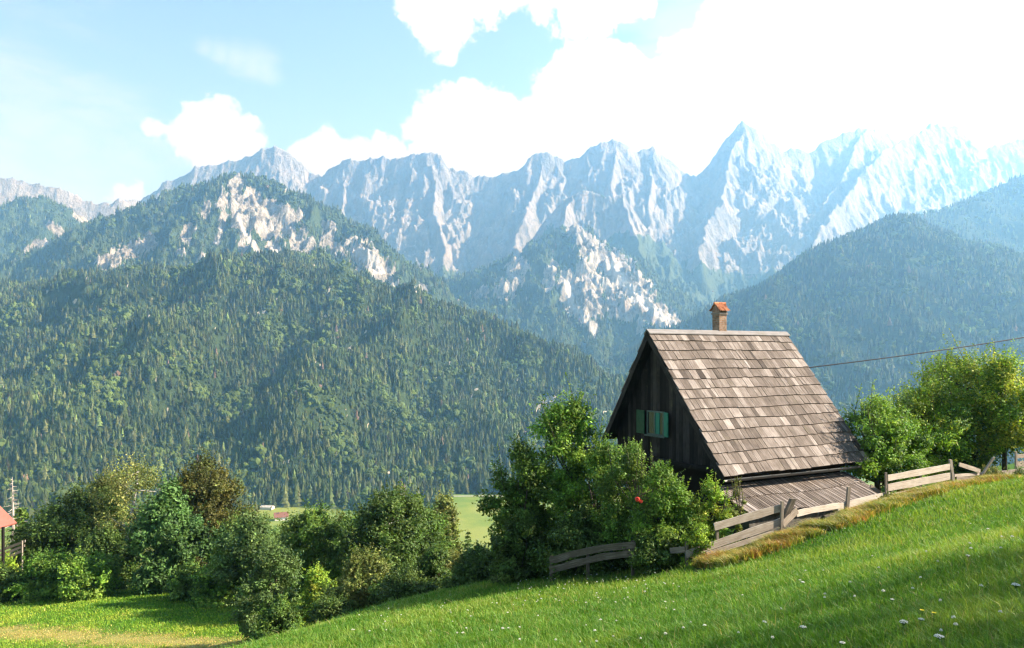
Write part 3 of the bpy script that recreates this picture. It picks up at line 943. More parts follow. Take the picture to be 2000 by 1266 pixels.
def conifer(name, label, cat, px, top, Y, wpx, pal='mid', seed=1, group=None, dens=1.0, leaf=0.3):
    r = np.random.default_rng(seed * 77 + 5)
    X = (px - 1000) / F * Y
    z0 = float(ground_z(X, Y))
    H = (HY - top) / F * Y - z0
    W = wpx / F * Y
    base = np.array([X, Y, z0 - 0.05])
    root = empty(name, base, label, cat, group)
    cols = np.array(PAL[pal])
    mb = MB()
    mb.tube([base, base + (0.02 * W, 0, 0.5 * H), base + (0, 0, 0.99 * H)], [0.014 * H, 0.008 * H, 0.002 * H], 7)
    lp, nn, lc = [], [], []
    levels = int(24 * dens)
    for k in range(levels):
        t = 0.06 + 0.92 * k / levels
        L = 0.5 * W * (1 - t) ** 0.75 + 0.02 * W
        nb = 7 if t < 0.8 else 5
        for j in range(nb):
            a = r.uniform(0, 2 * math.pi)
            Lb = L * r.uniform(0.6, 1.15)
            dv = np.array([math.cos(a), math.sin(a), 0])
            m = int(14 * dens + 10 * Lb / (0.5 * W))
            f = r.random(m) ** 0.7
            z = t * H - 0.22 * Lb * f + 0.10 * Lb * f * f + r.normal(0, 0.02 * W, m)
            p = dv * (f * Lb)[:, None] + np.stack([r.normal(0, 0.035 * W, m), r.normal(0, 0.035 * W, m), z], -1)
            lp.append(p)
            nn.append(np.array([0, 0, 1.0]) + r.normal(0, 0.5, (m, 3)) + dv * 0.3)
            lc.append(LEAF_GAIN * cols[r.integers(0, len(cols), m)] * r.uniform(0.7, 1.3, (m, 1)) * r.uniform(0.8, 1.2))
    lp, nn, lc = np.concatenate(lp), np.concatenate(nn), np.concatenate(lc)
    V, Q = leaf_quads(lp + base, nn, leaf * r.uniform(0.6, 1.3, len(lp)), r, 0.4)
    obj('crown', V, Q, None, M['leaf'], root, False, {'col': np.repeat(np.clip(lc, 0.004, 1), 4, 0)})
    mb.build('trunk', M['bark'], root, True)
    return root


# ------------------------------------------------------------------ the cottage
TH = R(61.0)
dv = np.array([math.sin(TH), math.cos(TH), 0.0])      # along the ridge, away
nv = np.array([math.cos(TH), -math.sin(TH), 0.0])     # across it, towards the lit slope
up = np.array([0.0, 0.0, 1.0])
RN = np.array([4.417, 25.0, 0.0])
RZ, EB, EZ, WB, WZ, LEN = 0.70, 3.44, -3.55, -2.45, -3.02, 6.41


def H(a, b, z): return RN + a * dv + b * nv + z * up


def shingle_slope(mb, b0, z0, b1, z1, a0, a1, rows, wmin, wmax, seed, th=0.022, gap=0.006, over=0.10, wav=0.015, sag=0.0):
    r = random.Random(seed)
    S = np.array([b1 - b0, z1 - z0])
    Ls = np.hypot(*S)
    s = S / Ls
    nrm = np.array([-s[1], s[0]]) if s[0] > 0 else np.array([s[1], -s[0]])
    ex = Ls / rows

    def pt(a, d, h):
        q = np.array([b0, z0]) + s * d + nrm * h
        sg = -sag * math.sin(math.pi * (a - a0) / (a1 - a0)) * (d / Ls)
        return H(a, q[0], q[1] + sg)
    for row in range(rows):
        d1 = (row + 1) * ex
        a = a0 + r.uniform(-0.05, 0.0)
        ph = r.uniform(0, 6)
        while a < a1 - 0.02:
            w = r.uniform(wmin, wmax)
            if r.random() < 0.15: w *= 0.6
            e = min(a + w - gap, a1)
            dd = d1 + wav * math.sin(a * 1.7 + ph) + r.uniform(-0.012, 0.012)
            dt = max(0.0, d1 - ex - over)
            lift = r.uniform(0.0, 0.010)
            tw = r.uniform(-0.006, 0.006)
            sk = r.uniform(-0.008, 0.008)
            top_h = 0.004
            c8 = [pt(a, dt, top_h), pt(e, dt, top_h), pt(e + sk, dd, th + lift + tw), pt(a + sk, dd, th + lift - tw),
                  pt(a, dt, top_h + 0.012), pt(e, dt, top_h + 0.012), pt(e + sk, dd, 2 * th + lift + tw), pt(a + sk, dd, 2 * th + lift - tw)]
            tone = min(1, max(0, r.gauss(0.50, 0.14)))
            off = r.uniform(0, 50)
            uvw = [(a + off, dt, off), (e + off, dt, off), (e + off, dd, off), (a + off, dd, off)] * 2
            order = (0, 3, 2, 1, 4, 7, 6, 5) if s[0] > 0 else range(8)
            mb.hexa(np.array(c8)[list(order)], col=np.array([tone] * 3), uvw=np.array(uvw)[list(order)])
            a += w


def plank(mb, o, u, v, w, r, tone=0.5, axis=0):
    """box with wood grain along edge `axis` (0 = u, 1 = v, 2 = w)"""
    o, u, v, w = (np.asarray(q, float) for q in (o, u, v, w))
    off = r.uniform(0, 60)
    L = [np.linalg.norm(u), np.linalg.norm(v), np.linalg.norm(w)]
    uvw = []
    for (i, j, k) in ((0, 0, 0), (1, 0, 0), (1, 1, 0), (0, 1, 0), (0, 0, 1), (1, 0, 1), (1, 1, 1), (0, 1, 1)):
        c = [i * L[0], j * L[1], k * L[2]]
        g = c.pop(axis)
        uvw.append((off + c[0] + c[1], g, off))
    mb.box(o, u, v, w, col=np.array([tone] * 3), uvw=np.array(uvw))


def build_cottage():
    r = random.Random(5)
    root = empty('wooden_cottage', H(2.5, 0, -6.6), 'old dark timber cottage with steep grey shingle roof on the hillside', 'cottage')
    # roof: shingles on both slopes over a board deck
    mb = MB()
    shingle_slope(mb, 0.03, RZ - 0.02, EB, EZ, 0, LEN, 14, 0.14, 0.32, 3, th=0.028, gap=0.012, wav=0.02)
    shingle_slope(mb, -0.03, RZ - 0.02, WB, WZ, 0, LEN, 11, 0.14, 0.30, 4)
    roof = mb.build('roof', M['shingle'], root)
    mb = MB()
    for (b1, z1) in ((EB - 0.04, EZ + 0.02), (WB + 0.03, WZ + 0.02)):
        s = np.array([b1, z1 - RZ]); Ls = np.hypot(*s); s /= Ls
        n2 = np.array([s[1], -s[0]]) if s[0] > 0 else np.array([-s[1], s[0]])
        c = lambda a, d, h: H(a, s[0] * d + n2[0] * h, RZ - 0.01 + s[1] * d + n2[1] * h)
        q = [c(0.03, 0.02, 0.06), c(LEN - 0.03, 0.02, 0.06), c(LEN - 0.03, Ls, 0.06), c(0.03, Ls, 0.06), c(0.03, 0.02, 0.003), c(LEN - 0.03, 0.02, 0.003), c(LEN - 0.03, Ls, 0.003), c(0.03, Ls, 0.003)]
        mb.hexa(q, col=np.array([0.5] * 3), uvw=np.array(q))
    mb.build('roof_deck', M['dark_wood'], roof)
    mb = MB()
    for sgn in (1, -1):
        plank(mb, H(-0.05, 0.0 if sgn > 0 else -0.155, RZ + (0.062 if sgn > 0 else -0.095)), dv * (LEN + 0.1), nv * 0.155 + up * (-0.13 if sgn > 0 else 0.157), up * 0.028, r, 0.75, 0)
    mb.build('ridge_board', M['ridge'], roof)
    # barge boards on both gables
    for a0 in (-0.035, LEN + 0.005):
        for (b1, z1) in ((EB, EZ), (WB, WZ)):
            mb = MB()
            s = np.array([b1, z1 - RZ]); Ls = np.hypot(*s); s /= Ls
            sl = s[0] * nv + s[1] * up
            dn = np.cross(sl, dv); dn = dn if dn[2] < 0 else -dn
            st = H(a0, 0, RZ + 0.015)
            if np.dot(np.cross(sl, dn), dv) > 0: plank(mb, st, sl * (Ls + 0.03), dn * 0.17, dv * 0.03, r, 0.62, 0)
            else: plank(mb, st, dn * 0.17, sl * (Ls + 0.03), dv * 0.03, r, 0.62, 1)
            mb.build('barge_board', M['dark_wood'], root)
    # gable wall of vertical boards, front and back
    zb = -3.42
    for a0, nm in ((0.42, 'gable_wall'), (LEN - 0.42, 'gable_wall')):
        mb = MB()
        b = WB + 0.28
        while b < EB - 0.30:
            w = r.uniform(0.13, 0.19)
            zt = [RZ + (EZ - RZ) * q / EB - 0.10 if q > 0 else RZ + (WZ - RZ) * q / WB - 0.10 for q in (b, b + w)]
            dz = r.uniform(-0.04, 0.02)
            t = r.uniform(0.0, 0.012)
            lo = zb + dz if b > -1.9 else min(zb, min(zt) - 0.02)
            if min(zt) > lo + 0.03:
                q = [H(a0 + 0.03 - 0.0, b, lo), H(a0 + 0.03, b + w - 0.008, lo), H(a0 + 0.03, b + w - 0.008, zt[1]), H(a0 + 0.03, b, zt[0]), H(a0 - t, b, lo), H(a0 - t, b + w - 0.008, lo), H(a0 - t, b + w - 0.008, zt[1]), H(a0 - t, b, zt[0])]
                off = r.uniform(0, 60)
                uv = [(off + x, z, off) for x, z in ((0, 0), (w, 0), (w, zt[1] - lo), (0, zt[0] - lo))] * 2
                mb.hexa(np.array(q), col=np.array([min(1, max(0, r.gauss(0.5, 0.2)))] * 3), uvw=np.array(uv))
            b += w
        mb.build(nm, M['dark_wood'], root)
    # ground floor set back below the gable
    mb = MB()
    plank(mb, H(0.80, EB - 0.5, -8.2), dv * (LEN - 1.6), -nv * (EB - WB - 0.95), up * (8.2 + zb + 0.02), r, 0.3, 0)
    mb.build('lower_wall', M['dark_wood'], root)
    mb = MB()
    plank(mb, H(0.36, EB - 0.18, zb - 0.16), dv * 0.14, -nv * (EB - WB - 0.5), up * 0.14, r, 0.4, 1)
    mb.build('sill_beam', M['dark_wood'], root)
    # windows: opening with two sashes between two shutters
    zc0, zc1 = -2.70, -1.90
    a = 0.40
    win = MB()
    for (b0, b1, q0, q1) in ((-0.50, 0.36, zc1 - 0.05, zc1), (-0.50, 0.36, zc0, zc0 + 0.05), (-0.50, -0.45, zc0 + 0.05, zc1 - 0.05), (0.31, 0.36, zc0 + 0.05, zc1 - 0.05), (-0.13, -0.07, zc0 + 0.05, zc1 - 0.05)):
        win.box(H(a + 0.02, b0, q0), nv * (b1 - b0), -dv * 0.06, up * (q1 - q0))
    win = win.build('window', M['pale_frame'], root)
    mb = MB(); mb.box(H(a + 0.022, -0.46, zc0 + 0.04), nv * 0.78, -dv * 0.03, up * (zc1 - zc0 - 0.08))
    mb.build('pane', M['glass'], win)
    mb = MB(); mb.box(H(a - 0.012, -0.065, zc0 + 0.055), nv * 0.20, -dv * 0.012, up * (zc1 - zc0 - 0.11))
    mb.build('curtain', M['teal'], win)
    mb = MB(); mb.box(H(a + 0.02, -0.56, zc0 - 0.045), nv * 1.0, -dv * 0.12, up * 0.04)
    mb.build('sill', M['pale_frame'], win)
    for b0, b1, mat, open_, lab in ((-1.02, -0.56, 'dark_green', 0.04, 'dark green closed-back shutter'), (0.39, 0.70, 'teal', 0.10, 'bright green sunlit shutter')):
        mb = MB()
        o = H(a - 0.03, b0, zc0 + 0.01)
        uu = nv * (b1 - b0) - dv * open_
        th = -dv * 0.03
        mb.box(o, uu, th, up * (zc1 - zc0 - 0.02))
        e = uu / np.linalg.norm(uu)
        out = -dv * 0.042
        L = np.linalg.norm(uu)
        for z in (0.06, 0.40, 0.68):
            mb.box(o + up * z + e * 0.03, e * (L - 0.06), out, up * 0.06)
        sh = mb.build('shutter', M[mat], root)
        sh['label'] = lab
    # eave beam and gutter
    mb = MB()
    plank(mb, H(0.1, EB - 0.33, EZ - 0.12), dv * (LEN - 0.2), -nv * 0.14, up * 0.14, r, 0.35, 0)
    mb.build('eave_beam', M['dark_wood'], root)
    pr = [(0.075 * math.cos(t), 0.075 * math.sin(t)) for t in np.linspace(math.pi, 2 * math.pi, 8)]
    pr = pr + [(0.066 * math.cos(t), 0.066 * math.sin(t)) for t in np.linspace(2 * math.pi, math.pi, 8)]
    V, Q = [], []
    for a_ in (0.02, LEN - 0.02):
        V += [H(a_, EB + 0.03 + x, EZ - 0.075 + z - 0.03 * a_ / LEN) for x, z in pr]
    n = len(pr)
    Q = [(j, (j + 1) % n, n + (j + 1) % n, n + j) for j in range(n)]
    m = MB(); m.add(V, Q)
    for a_ in (0, n):
        m.add([V[a_ + j] for j in range(n)], [(j, j + 1, n - 2 - j, n - 1 - j) for j in range(7)])
    for k in range(8):
        a_ = 0.3 + k * (LEN - 0.6) / 7
        m.box(H(a_, EB - 0.12, EZ - 0.10), dv * 0.03, nv * 0.15, up * 0.008)
    m.build('gutter', M['gutter'], root)
    # lean-to roof on the uphill side
    mb = MB()
    shingle_slope(mb, 3.02, -3.88, 4.52, -4.42, -0.12, 5.72, 2, 0.065, 0.15, 9, th=0.02, gap=0.022, over=0.14, wav=0.035, sag=0.05)
    lt = mb.build('lean_to_roof', M['shingle'], root)
    mb = MB()
    q = [H(-0.08, 3.02, -3.98), H(-0.08, 4.46, -4.50), H(5.68, 4.46, -4.50), H(5.68, 3.02, -3.98), H(-0.08, 3.02, -3.93), H(-0.08, 4.46, -4.45), H(5.68, 4.46, -4.45), H(5.68, 3.02, -3.93)]
    mb.hexa(np.array(q), col=np.array([0.4] * 3), uvw=np.array(q))
    mb.build('lean_to_deck', M['dark_wood'], lt)
    mb = MB()
    mb.box(H(0.1, 4.28, -7.5), dv * 5.4, -nv * 1.3, up * (7.5 - 4.46))
    mb.build('lean_to_wall', M['stone'], root)
    # chimney: brick stack with a small tiled roof
    a0, b0, w, z1 = 3.10, -0.30, 0.34, 1.44
    ch = MB()
    c = [H(a0, b0 + w, -0.2), H(a0 + w, b0 + w, -0.2), H(a0 + w, b0, -0.2), H(a0, b0, -0.2)]
    for i in range(4):
        p, q_ = c[i], c[(i + 1) % 4]
        hz = up * (z1 + 0.2)
        ch.add([p, q_, q_ + hz, p + hz], [(0, 1, 2, 3)], uvw=np.array([(i * w, 0, 0), (i * w + w, 0, 0), (i * w + w, z1 + 0.2, 0), (i * w, z1 + 0.2, 0)]))
    ch.add([x + up * (z1 + 0.2) for x in c], [(0, 1, 2, 3)], uvw=np.zeros((4, 3)))
    for (i0, i1) in ((0.0, 0.05),):
        e = 0.035
        ch.box(H(a0 - e, b0 + w + e, z1 - 0.10), dv * (w + 2 * e), -nv * (w + 2 * e), up * 0.06, uvw=np.zeros((8, 3)))
    chim = ch.build('chimney', M['brick'], root)
    cap = MB()
    bc = b0 + w / 2
    for sgn in (1, -1):
        for k in range(5):
            a_ = a0 - 0.07 + k * (w + 0.14) / 5
            ww = (w + 0.14) / 5 - 0.006
            for (f0, f1, lift) in ((0.0, 0.56, 0.022), (0.5, 1.0, 0.0)):
                g = lambda aa, f, h: H(aa, bc + sgn * 0.285 * f, z1 + 0.27 - 0.25 * f + h)
                rows = [0.0, 0.03, 0.0]
                xs = [a_, a_ + ww / 2, a_ + ww]
                top = [g(x, f, lift + hh + (0.014 if f == f1 else 0)) for f in (f0, f1) for x, hh in zip(xs, rows)]
                bot = [p - up * 0.018 for p in top]
                V = top + bot
                Q = [(0, 1, 4, 3), (1, 2, 5, 4), (6, 9, 10, 7), (7, 10, 11, 8), (3, 4, 10, 9), (4, 5, 11, 10), (0, 3, 9, 6), (2, 8, 11, 5), (0, 6, 7, 1), (1, 7, 8, 2)]
                cap.add(V, Q, col=np.array([r.uniform(0, 1)] * 3))
    for k in range(3):
        a_ = a0 - 0.08 + k * (w + 0.16) / 3
        cap.tube([H(a_, bc, z1 + 0.285), H(a_ + (w + 0.16) / 3 + 0.02, bc, z1 + 0.292)], [0.045, 0.052], 8, col=np.array([r.uniform(0, 1)] * 3))
    cap.build('chimney_cap', M['tile'], chim)
    sup = MB()
    for aa in (a0 - 0.02, a0 + w - 0.05):
        V = [H(aa, bc - 0.20, z1), H(aa + 0.07, bc - 0.20, z1), H(aa + 0.07, bc + 0.20, z1), H(aa, bc + 0.20, z1), H(aa, bc - 0.03, z1 + 0.24), H(aa + 0.07, bc - 0.03, z1 + 0.24), H(aa + 0.07, bc + 0.03, z1 + 0.24), H(aa, bc + 0.03, z1 + 0.24)]
        sup.hexa(np.array(V)[[1, 0, 3, 2, 5, 4, 7, 6]], uvw=np.array(V))
    sup.build('cap_support', M['brick'], chim)
    return root


# ------------------------------------------------------------------ fences
def fence_y(px):
    xs = [1060, 1240, 1345, 1530, 1650, 1733, 1860, 1925, 2010, 2200]
    ys = [20.9, 19.9, 19.3, 20.2, 21.6, 22.6, 24.2, 25.1, 26.4, 29.0]
    return float(np.interp(px, xs, ys))


def fboard(root, name, x0, y0, x1, y1, hpx, mat='plank', tone=0.6, th=0.03, dy=0.0, seed=0, n=6, wob=0.012):
    """a board whose centre line runs between two points seen at (x0,y0) and (x1,y1)"""
    r = random.Random(int(x0 * 7 + y0 * 3 + seed))
    a, b = P(x0, y0, fence_y(x0) + dy), P(x1, y1, fence_y(x1) + dy)
    h = hpx / F * 0.5 * (a[1] + b[1])
    u = b - a
    L = np.linalg.norm(u)
    side = np.cross(u, up); side /= np.linalg.norm(side)      # towards the camera
    vv = np.cross(side, u); vv /= np.linalg.norm(vv)
    if vv[2] < 0: vv = -vv
    V, uv = [], []
    off = r.uniform(0, 60)
    for k in range(n + 1):
        f = k / n
        p = a + u * f + vv * r.uniform(-wob, wob) * h * 2
        hh = h * r.uniform(0.9, 1.07)
        for (s, t) in ((-1, -1), (1, -1), (1, 1), (-1, 1)):
            V.append(p + vv * hh * 0.5 * t + side * th * 0.5 * s)
            uv.append((off + t * hh * 0.5 + s * 0.02, f * L, off))
    Q = []
    for k in range(n):
        for j in range(4):
            Q.append((k * 4 + j, k * 4 + (j + 1) % 4, (k + 1) * 4 + (j + 1) % 4, (k + 1) * 4 + j))
    Q += [(3, 2, 1, 0), (n * 4, n * 4 + 1, n * 4 + 2, n * 4 + 3)]
    mb = MB()
    mb.add(V, Q, col=np.array([tone] * 3), uvw=np.array(uv))
    return mb.build(name, M[mat], root)


def fpost(root, name, x0, y0, x1, y1, wpx, mat='plank', tone=0.5, dy=0.0, dig=0.15):
    """post whose top is seen at (x0,y0) and foot at (x1,y1)"""
    r = random.Random(int(x0 * 3 + y1))
    Y = fence_y(x1) + dy
    a, b = P(x1, y1, Y), P(x0, y0, Y)
    w = 0.75 * wpx / F * Y
    a = a - (b - a) / np.linalg.norm(b - a) * dig
    u = np.array([w, 0.25 * w, 0]); v = np.array([-0.25 * w, w, 0]) * 0.8
    mb = MB()
    plank(mb, a - u / 2 - v / 2, u, v, b - a, r, tone, 2)
    return mb.build(name, M[mat], root)


def build_fences():
    g = 'stretches of old board fence along the meadow'
    t = empty('board_fence', P(1797, 965, 23.4), 'sunlit two-board fence of pale weathered planks between two posts', 'fence', g)
    fboard(t, 'board', 1734, 934, 1857, 911, 12, tone=0.78)
    fboard(t, 'board', 1734, 953, 1859, 929, 14, tone=0.72)
    fboard(t, 'board', 1733, 970, 1850, 948, 9, tone=0.75)
    fpost(t, 'post', 1730, 923, 1731, 972, 5, tone=0.30, dy=-0.03)
    fpost(t, 'post', 1856, 898, 1862, 944, 7, tone=0.62, dy=-0.06)
    fpost(t, 'post', 1797, 919, 1798, 960, 5, tone=0.35, dy=0.07)
    t = empty('board_fence', P(1440, 1075, 19.8), 'three-board fence of grey planks beside the lean-to roof, half overgrown', 'fence', g)
    fboard(t, 'board', 1395, 1029, 1528, 991, 15, tone=0.62)
    fboard(t, 'board', 1340, 1083, 1526, 1019, 15, tone=0.62, n=9)
    fboard(t, 'board', 1380, 1083, 1524, 1037, 10, tone=0.6)
    fpost(t, 'post', 1528, 979, 1526, 1046, 7, tone=0.45, dy=-0.05)
    fpost(t, 'post', 1400, 1020, 1402, 1092, 7, tone=0.3, dy=0.07)
    t = empty('board_fence', P(1160, 1110, 20.3), 'low bowed fence of planks coloured dark for the shade under the bushes', 'fence', g)
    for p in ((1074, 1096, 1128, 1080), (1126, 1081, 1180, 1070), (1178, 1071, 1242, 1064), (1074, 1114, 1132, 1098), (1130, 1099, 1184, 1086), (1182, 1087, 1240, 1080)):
        fboard(t, 'board', *p, 13, tone=0.08, n=4)  # shade under the hedge is put into the boards' colour by a low tone
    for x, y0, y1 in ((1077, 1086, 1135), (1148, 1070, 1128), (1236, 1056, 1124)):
        fpost(t, 'post', x, y0, x, y1, 7, tone=0.05, dy=0.06)  # posts darkened likewise, the tone standing in for hedge shade
    t = empty('board_fence', P(1322, 1090, 19.4), 'short dark fence end with one stub of board under the bush', 'fence', g)
    fboard(t, 'board', 1309, 1076, 1338, 1073, 11, tone=0.35, n=3)
    fpost(t, 'post', 1341, 1058, 1341, 1114, 7, tone=0.2, dy=0.05)
    t = empty('board_fence', P(1985, 925, 26.0), 'distant stretch of grey fence with two boards at the far right', 'fence', g)
    fboard(t, 'board', 1948, 926, 2060, 912, 10, tone=0.5)
    fboard(t, 'board', 1984, 908, 2070, 897, 12, tone=0.42)
    fboard(t, 'board', 1986, 892, 2070, 882, 7, tone=0.42)
    fpost(t, 'post', 1984, 882, 1985, 930, 5, tone=0.5, dy=-0.05)
    fpost(t, 'post', 2060, 870, 2060, 920, 6, tone=0.5, dy=-0.05)
    o = fboard(None, 'ground_board', 1556, 1003, 1640, 988, 12, tone=0.85, n=6, wob=0.05); tag(o, 'pale rotten board lying along the ground left of the single post', 'board', 'loose boards by the fence')
    o = fboard(None, 'ground_board', 1636, 990, 1738, 967, 13, tone=0.85, n=7, wob=0.05, dy=0.05); tag(o, 'long pale board on the ground running up to the two-board fence', 'board', 'loose boards by the fence')
    o = fboard(None, 'fallen_board', 1873, 907, 1914, 920, 8, tone=0.6, n=3); tag(o, 'broken fence board sloping down right of the sunlit fence', 'board', 'loose boards by the fence')
    o = fboard(None, 'ground_board', 1864, 929, 1920, 925, 5, tone=0.7, n=3, dy=0.1); tag(o, 'thin light board lying level beneath the fallen board', 'board', 'loose boards by the fence')
    o = fboard(None, 'ground_board', 1868, 937, 1925, 937, 12, tone=0.35, n=4, dy=0.02); tag(o, 'thick grey rotten beam on the ground by the weeds', 'beam', 'loose boards by the fence')
    o = fpost(None, 'fence_post', 1658, 951, 1654, 996, 8, tone=0.42); tag(o, 'single thin brown fence post standing before the lean-to roof', 'post')
    o = fpost(None, 'leaning_post', 1549, 974, 1530, 1018, 14, tone=0.12, dy=0.12); tag(o, 'dark mossy stump of a post leaning beside the grey fence', 'post')
    o = fboard(None, 'broken_board', 1557, 996, 1529, 1024, 15, tone=0.4, n=3, dy=-0.05); tag(o, 'broken grey board propped against the mossy stump', 'board', 'loose boards by the fence')
    o = fpost(None, 'leaning_pole', 1941, 893, 1914, 934, 6, tone=0.55, dy=0.1); tag(o, 'slanting grey pole leaning in a clump of weeds', 'pole')
    o = fboard(None, 'plank_end', 1700, 950, 1724, 966, 8, tone=0.3, n=3, dy=0.55); tag(o, 'grey plank slanting down behind the left end of the sunlit fence', 'board', 'loose boards by the fence')


# ------------------------------------------------------------------ grass, weeds, flowers
def blade_mesh(name, X, Y, h, w, lean, col, seed, parent=None):
    r = np.random.default_rng(seed)
    n = len(X)
    Z = ground_z(X, Y) - 0.01
    a = r.uniform(0, 2 * math.pi, n)
    side = np.stack([np.cos(a), np.sin(a), np.zeros(n)], -1) * (w * 0.5)[:, None]
    b = r.uniform(0, 2 * math.pi, n)
    ld = np.stack([np.cos(b) - 0.35, np.sin(b) - 0.1, np.zeros(n)], -1) * (lean * h)[:, None]
    base = np.stack([X, Y, Z], -1)
    hv = np.stack([np.zeros(n), np.zeros(n), h], -1)
    mid = base + 0.55 * hv + 0.30 * ld
    tip = base + hv * (1 - 0.25 * lean[:, None]) + ld
    V = np.stack([base - side, base + side, mid + side * 0.75, mid - side * 0.75, tip], 1).reshape(-1, 3)
    k = np.arange(n)[:, None] * 5
    return V, k + np.array([0, 1, 2, 3]), k + np.array([3, 2, 4]), np.repeat(col, 5, 0)


def build_grass():
    r = np.random.default_rng(21)
    n = 680000
    Y = np.exp(r.uniform(math.log(3.2), math.log(30), n))
    X = r.uniform(-0.62, 1.22, n) * Y
    d, s = seg_dist(X, Y, FENCE)
    n2 = 150000
    Y2 = np.exp(r.uniform(math.log(28), math.log(63), n2))
    X2 = r.uniform(-0.85, -0.15, n2) * Y2
    keep = ~((d < 8) & (s > 0) & (d > 1.2) & (X > 2.0)) & ((weed_mask(X, Y) < 0.6) | (X < 0.236 * Y))
    X, Y = X[keep], Y[keep]
    X, Y = np.concatenate([X, X2]), np.concatenate([Y, Y2])
    n = len(X)
    patch = fbm(X / 1.6, Y / 1.6, 5, 4)
    big = fbm(X / 5.0, Y / 5.0, 8, 3)
    far = sstep(26, 36, Y)
    h = 0.88 * (0.075 + 0.05 * r.random(n) + 0.05 * np.clip(patch, -0.6, 0.8)) * (1 - 0.25 * far) + 0.0011 * Y
    h = h * (1 + 0.9 * (r.random(n) < 0.05))
    w = np.clip(0.0009 * Y, 0.0045, 0.06) * r.uniform(0.7, 1.4, n)
    lean = r.uniform(0.15, 0.95, n)
    g0, g1, g2, straw = np.array([0.060, 0.165, 0.016]), np.array([0.120, 0.255, 0.026]), np.array([0.26, 0.335, 0.055]), np.array([0.33, 0.29, 0.12])
    f = np.clip(0.50 + 0.75 * big + 0.5 * patch + r.normal(0, 0.25, n), 0, 1)[:, None]
    col = np.where(f < 0.5, g0 + (g1 - g0) * f * 2, g1 + (g2 - g1) * (f * 2 - 1))
    tm = np.where(Y > 28, track_mask(X, Y), 0)
    dry = (r.random(n) < (0.035 + 0.05 * np.clip(patch, 0, 1)) * (1 - 0.8 * far) + 0.75 * tm)[:, None]
    col = np.where(dry, straw * r.uniform(0.7, 1.3, (n, 1)), col) * r.uniform(0.8, 1.2, (n, 1))
    col = col * (1 + far[:, None] * np.array([0.55, 0.40, 0.15]))
    h = h * (1 - 0.5 * tm)
    V, Q, T, cc = blade_mesh('grass', X, Y, h, w, lean, col, 22)
    o = obj('meadow_grass', V, Q, T, M['grass'], None, False, {'col': cc})
    tag(o, 'short lush green meadow grass covering the slopes', 'grass', kind='stuff')
    # rough weeds along the fence
    m = 120000
    t = r.random(m) * (len(FENCE) - 2) + 1
    i = np.clip(t.astype(int), 1, len(FENCE) - 2)
    p = FENCE[i] + (FENCE[i + 1] - FENCE[i]) * (t - i)[:, None]
    dd = FENCE[i + 1] - FENCE[i]
    nn = np.stack([dd[:, 1], -dd[:, 0]], -1)
    nn /= np.linalg.norm(nn, axis=1)[:, None]
    off = r.normal(0.8, 0.62, m)
    X, Y = (p + nn * off[:, None]).T
    k = (weed_mask(X, Y) > r.random(m) * 0.9) & (X / Y > 0.236)
    X, Y, off = X[k], Y[k], off[k]
    m = len(X)
    patch = fbm(X / 0.8, Y / 0.8, 61, 3)
    h = np.clip((0.22 + 0.24 * patch + 0.08 * r.random(m)) * (0.45 + 0.55 * sstep(0.1, 0.6, off)), 0.05, 0.45)
    w = r.uniform(0.012, 0.028, m)
    pal = np.array([(0.40, 0.20, 0.06), (0.46, 0.31, 0.09), (0.30, 0.27, 0.05), (0.17, 0.24, 0.03), (0.52, 0.42, 0.17), (0.22, 0.27, 0.04)])
    ci = np.clip(((fbm(X / 0.9, Y / 0.9, 62, 3) + 0.5) * 6 + r.normal(0, 1.1, m)).astype(int), 0, 5)
    V, Q, T, cc = blade_mesh('weeds', X, Y, h, w, r.uniform(0.3, 1.0, m), pal[ci] * r.uniform(0.7, 1.25, (m, 1)), 63)
    o = obj('dry_weeds', V, Q, T, M['grass'], None, False, {'col': cc})
    tag(o, 'tangle of rust and straw coloured weeds along the fence foot', 'weeds', kind='stuff')


def copy_thing(root, loc, scale=1.0, rz=0.0, label=None):
    c = root.copy(); C.objects.link(c)
    c.location = loc
    c.scale = (scale, scale, scale)
    c.rotation_euler = (0, 0, rz)
    if label: c['label'] = label
    for ch in root.children:
        d = ch.copy(); C.objects.link(d)
        d.parent = c
    return c


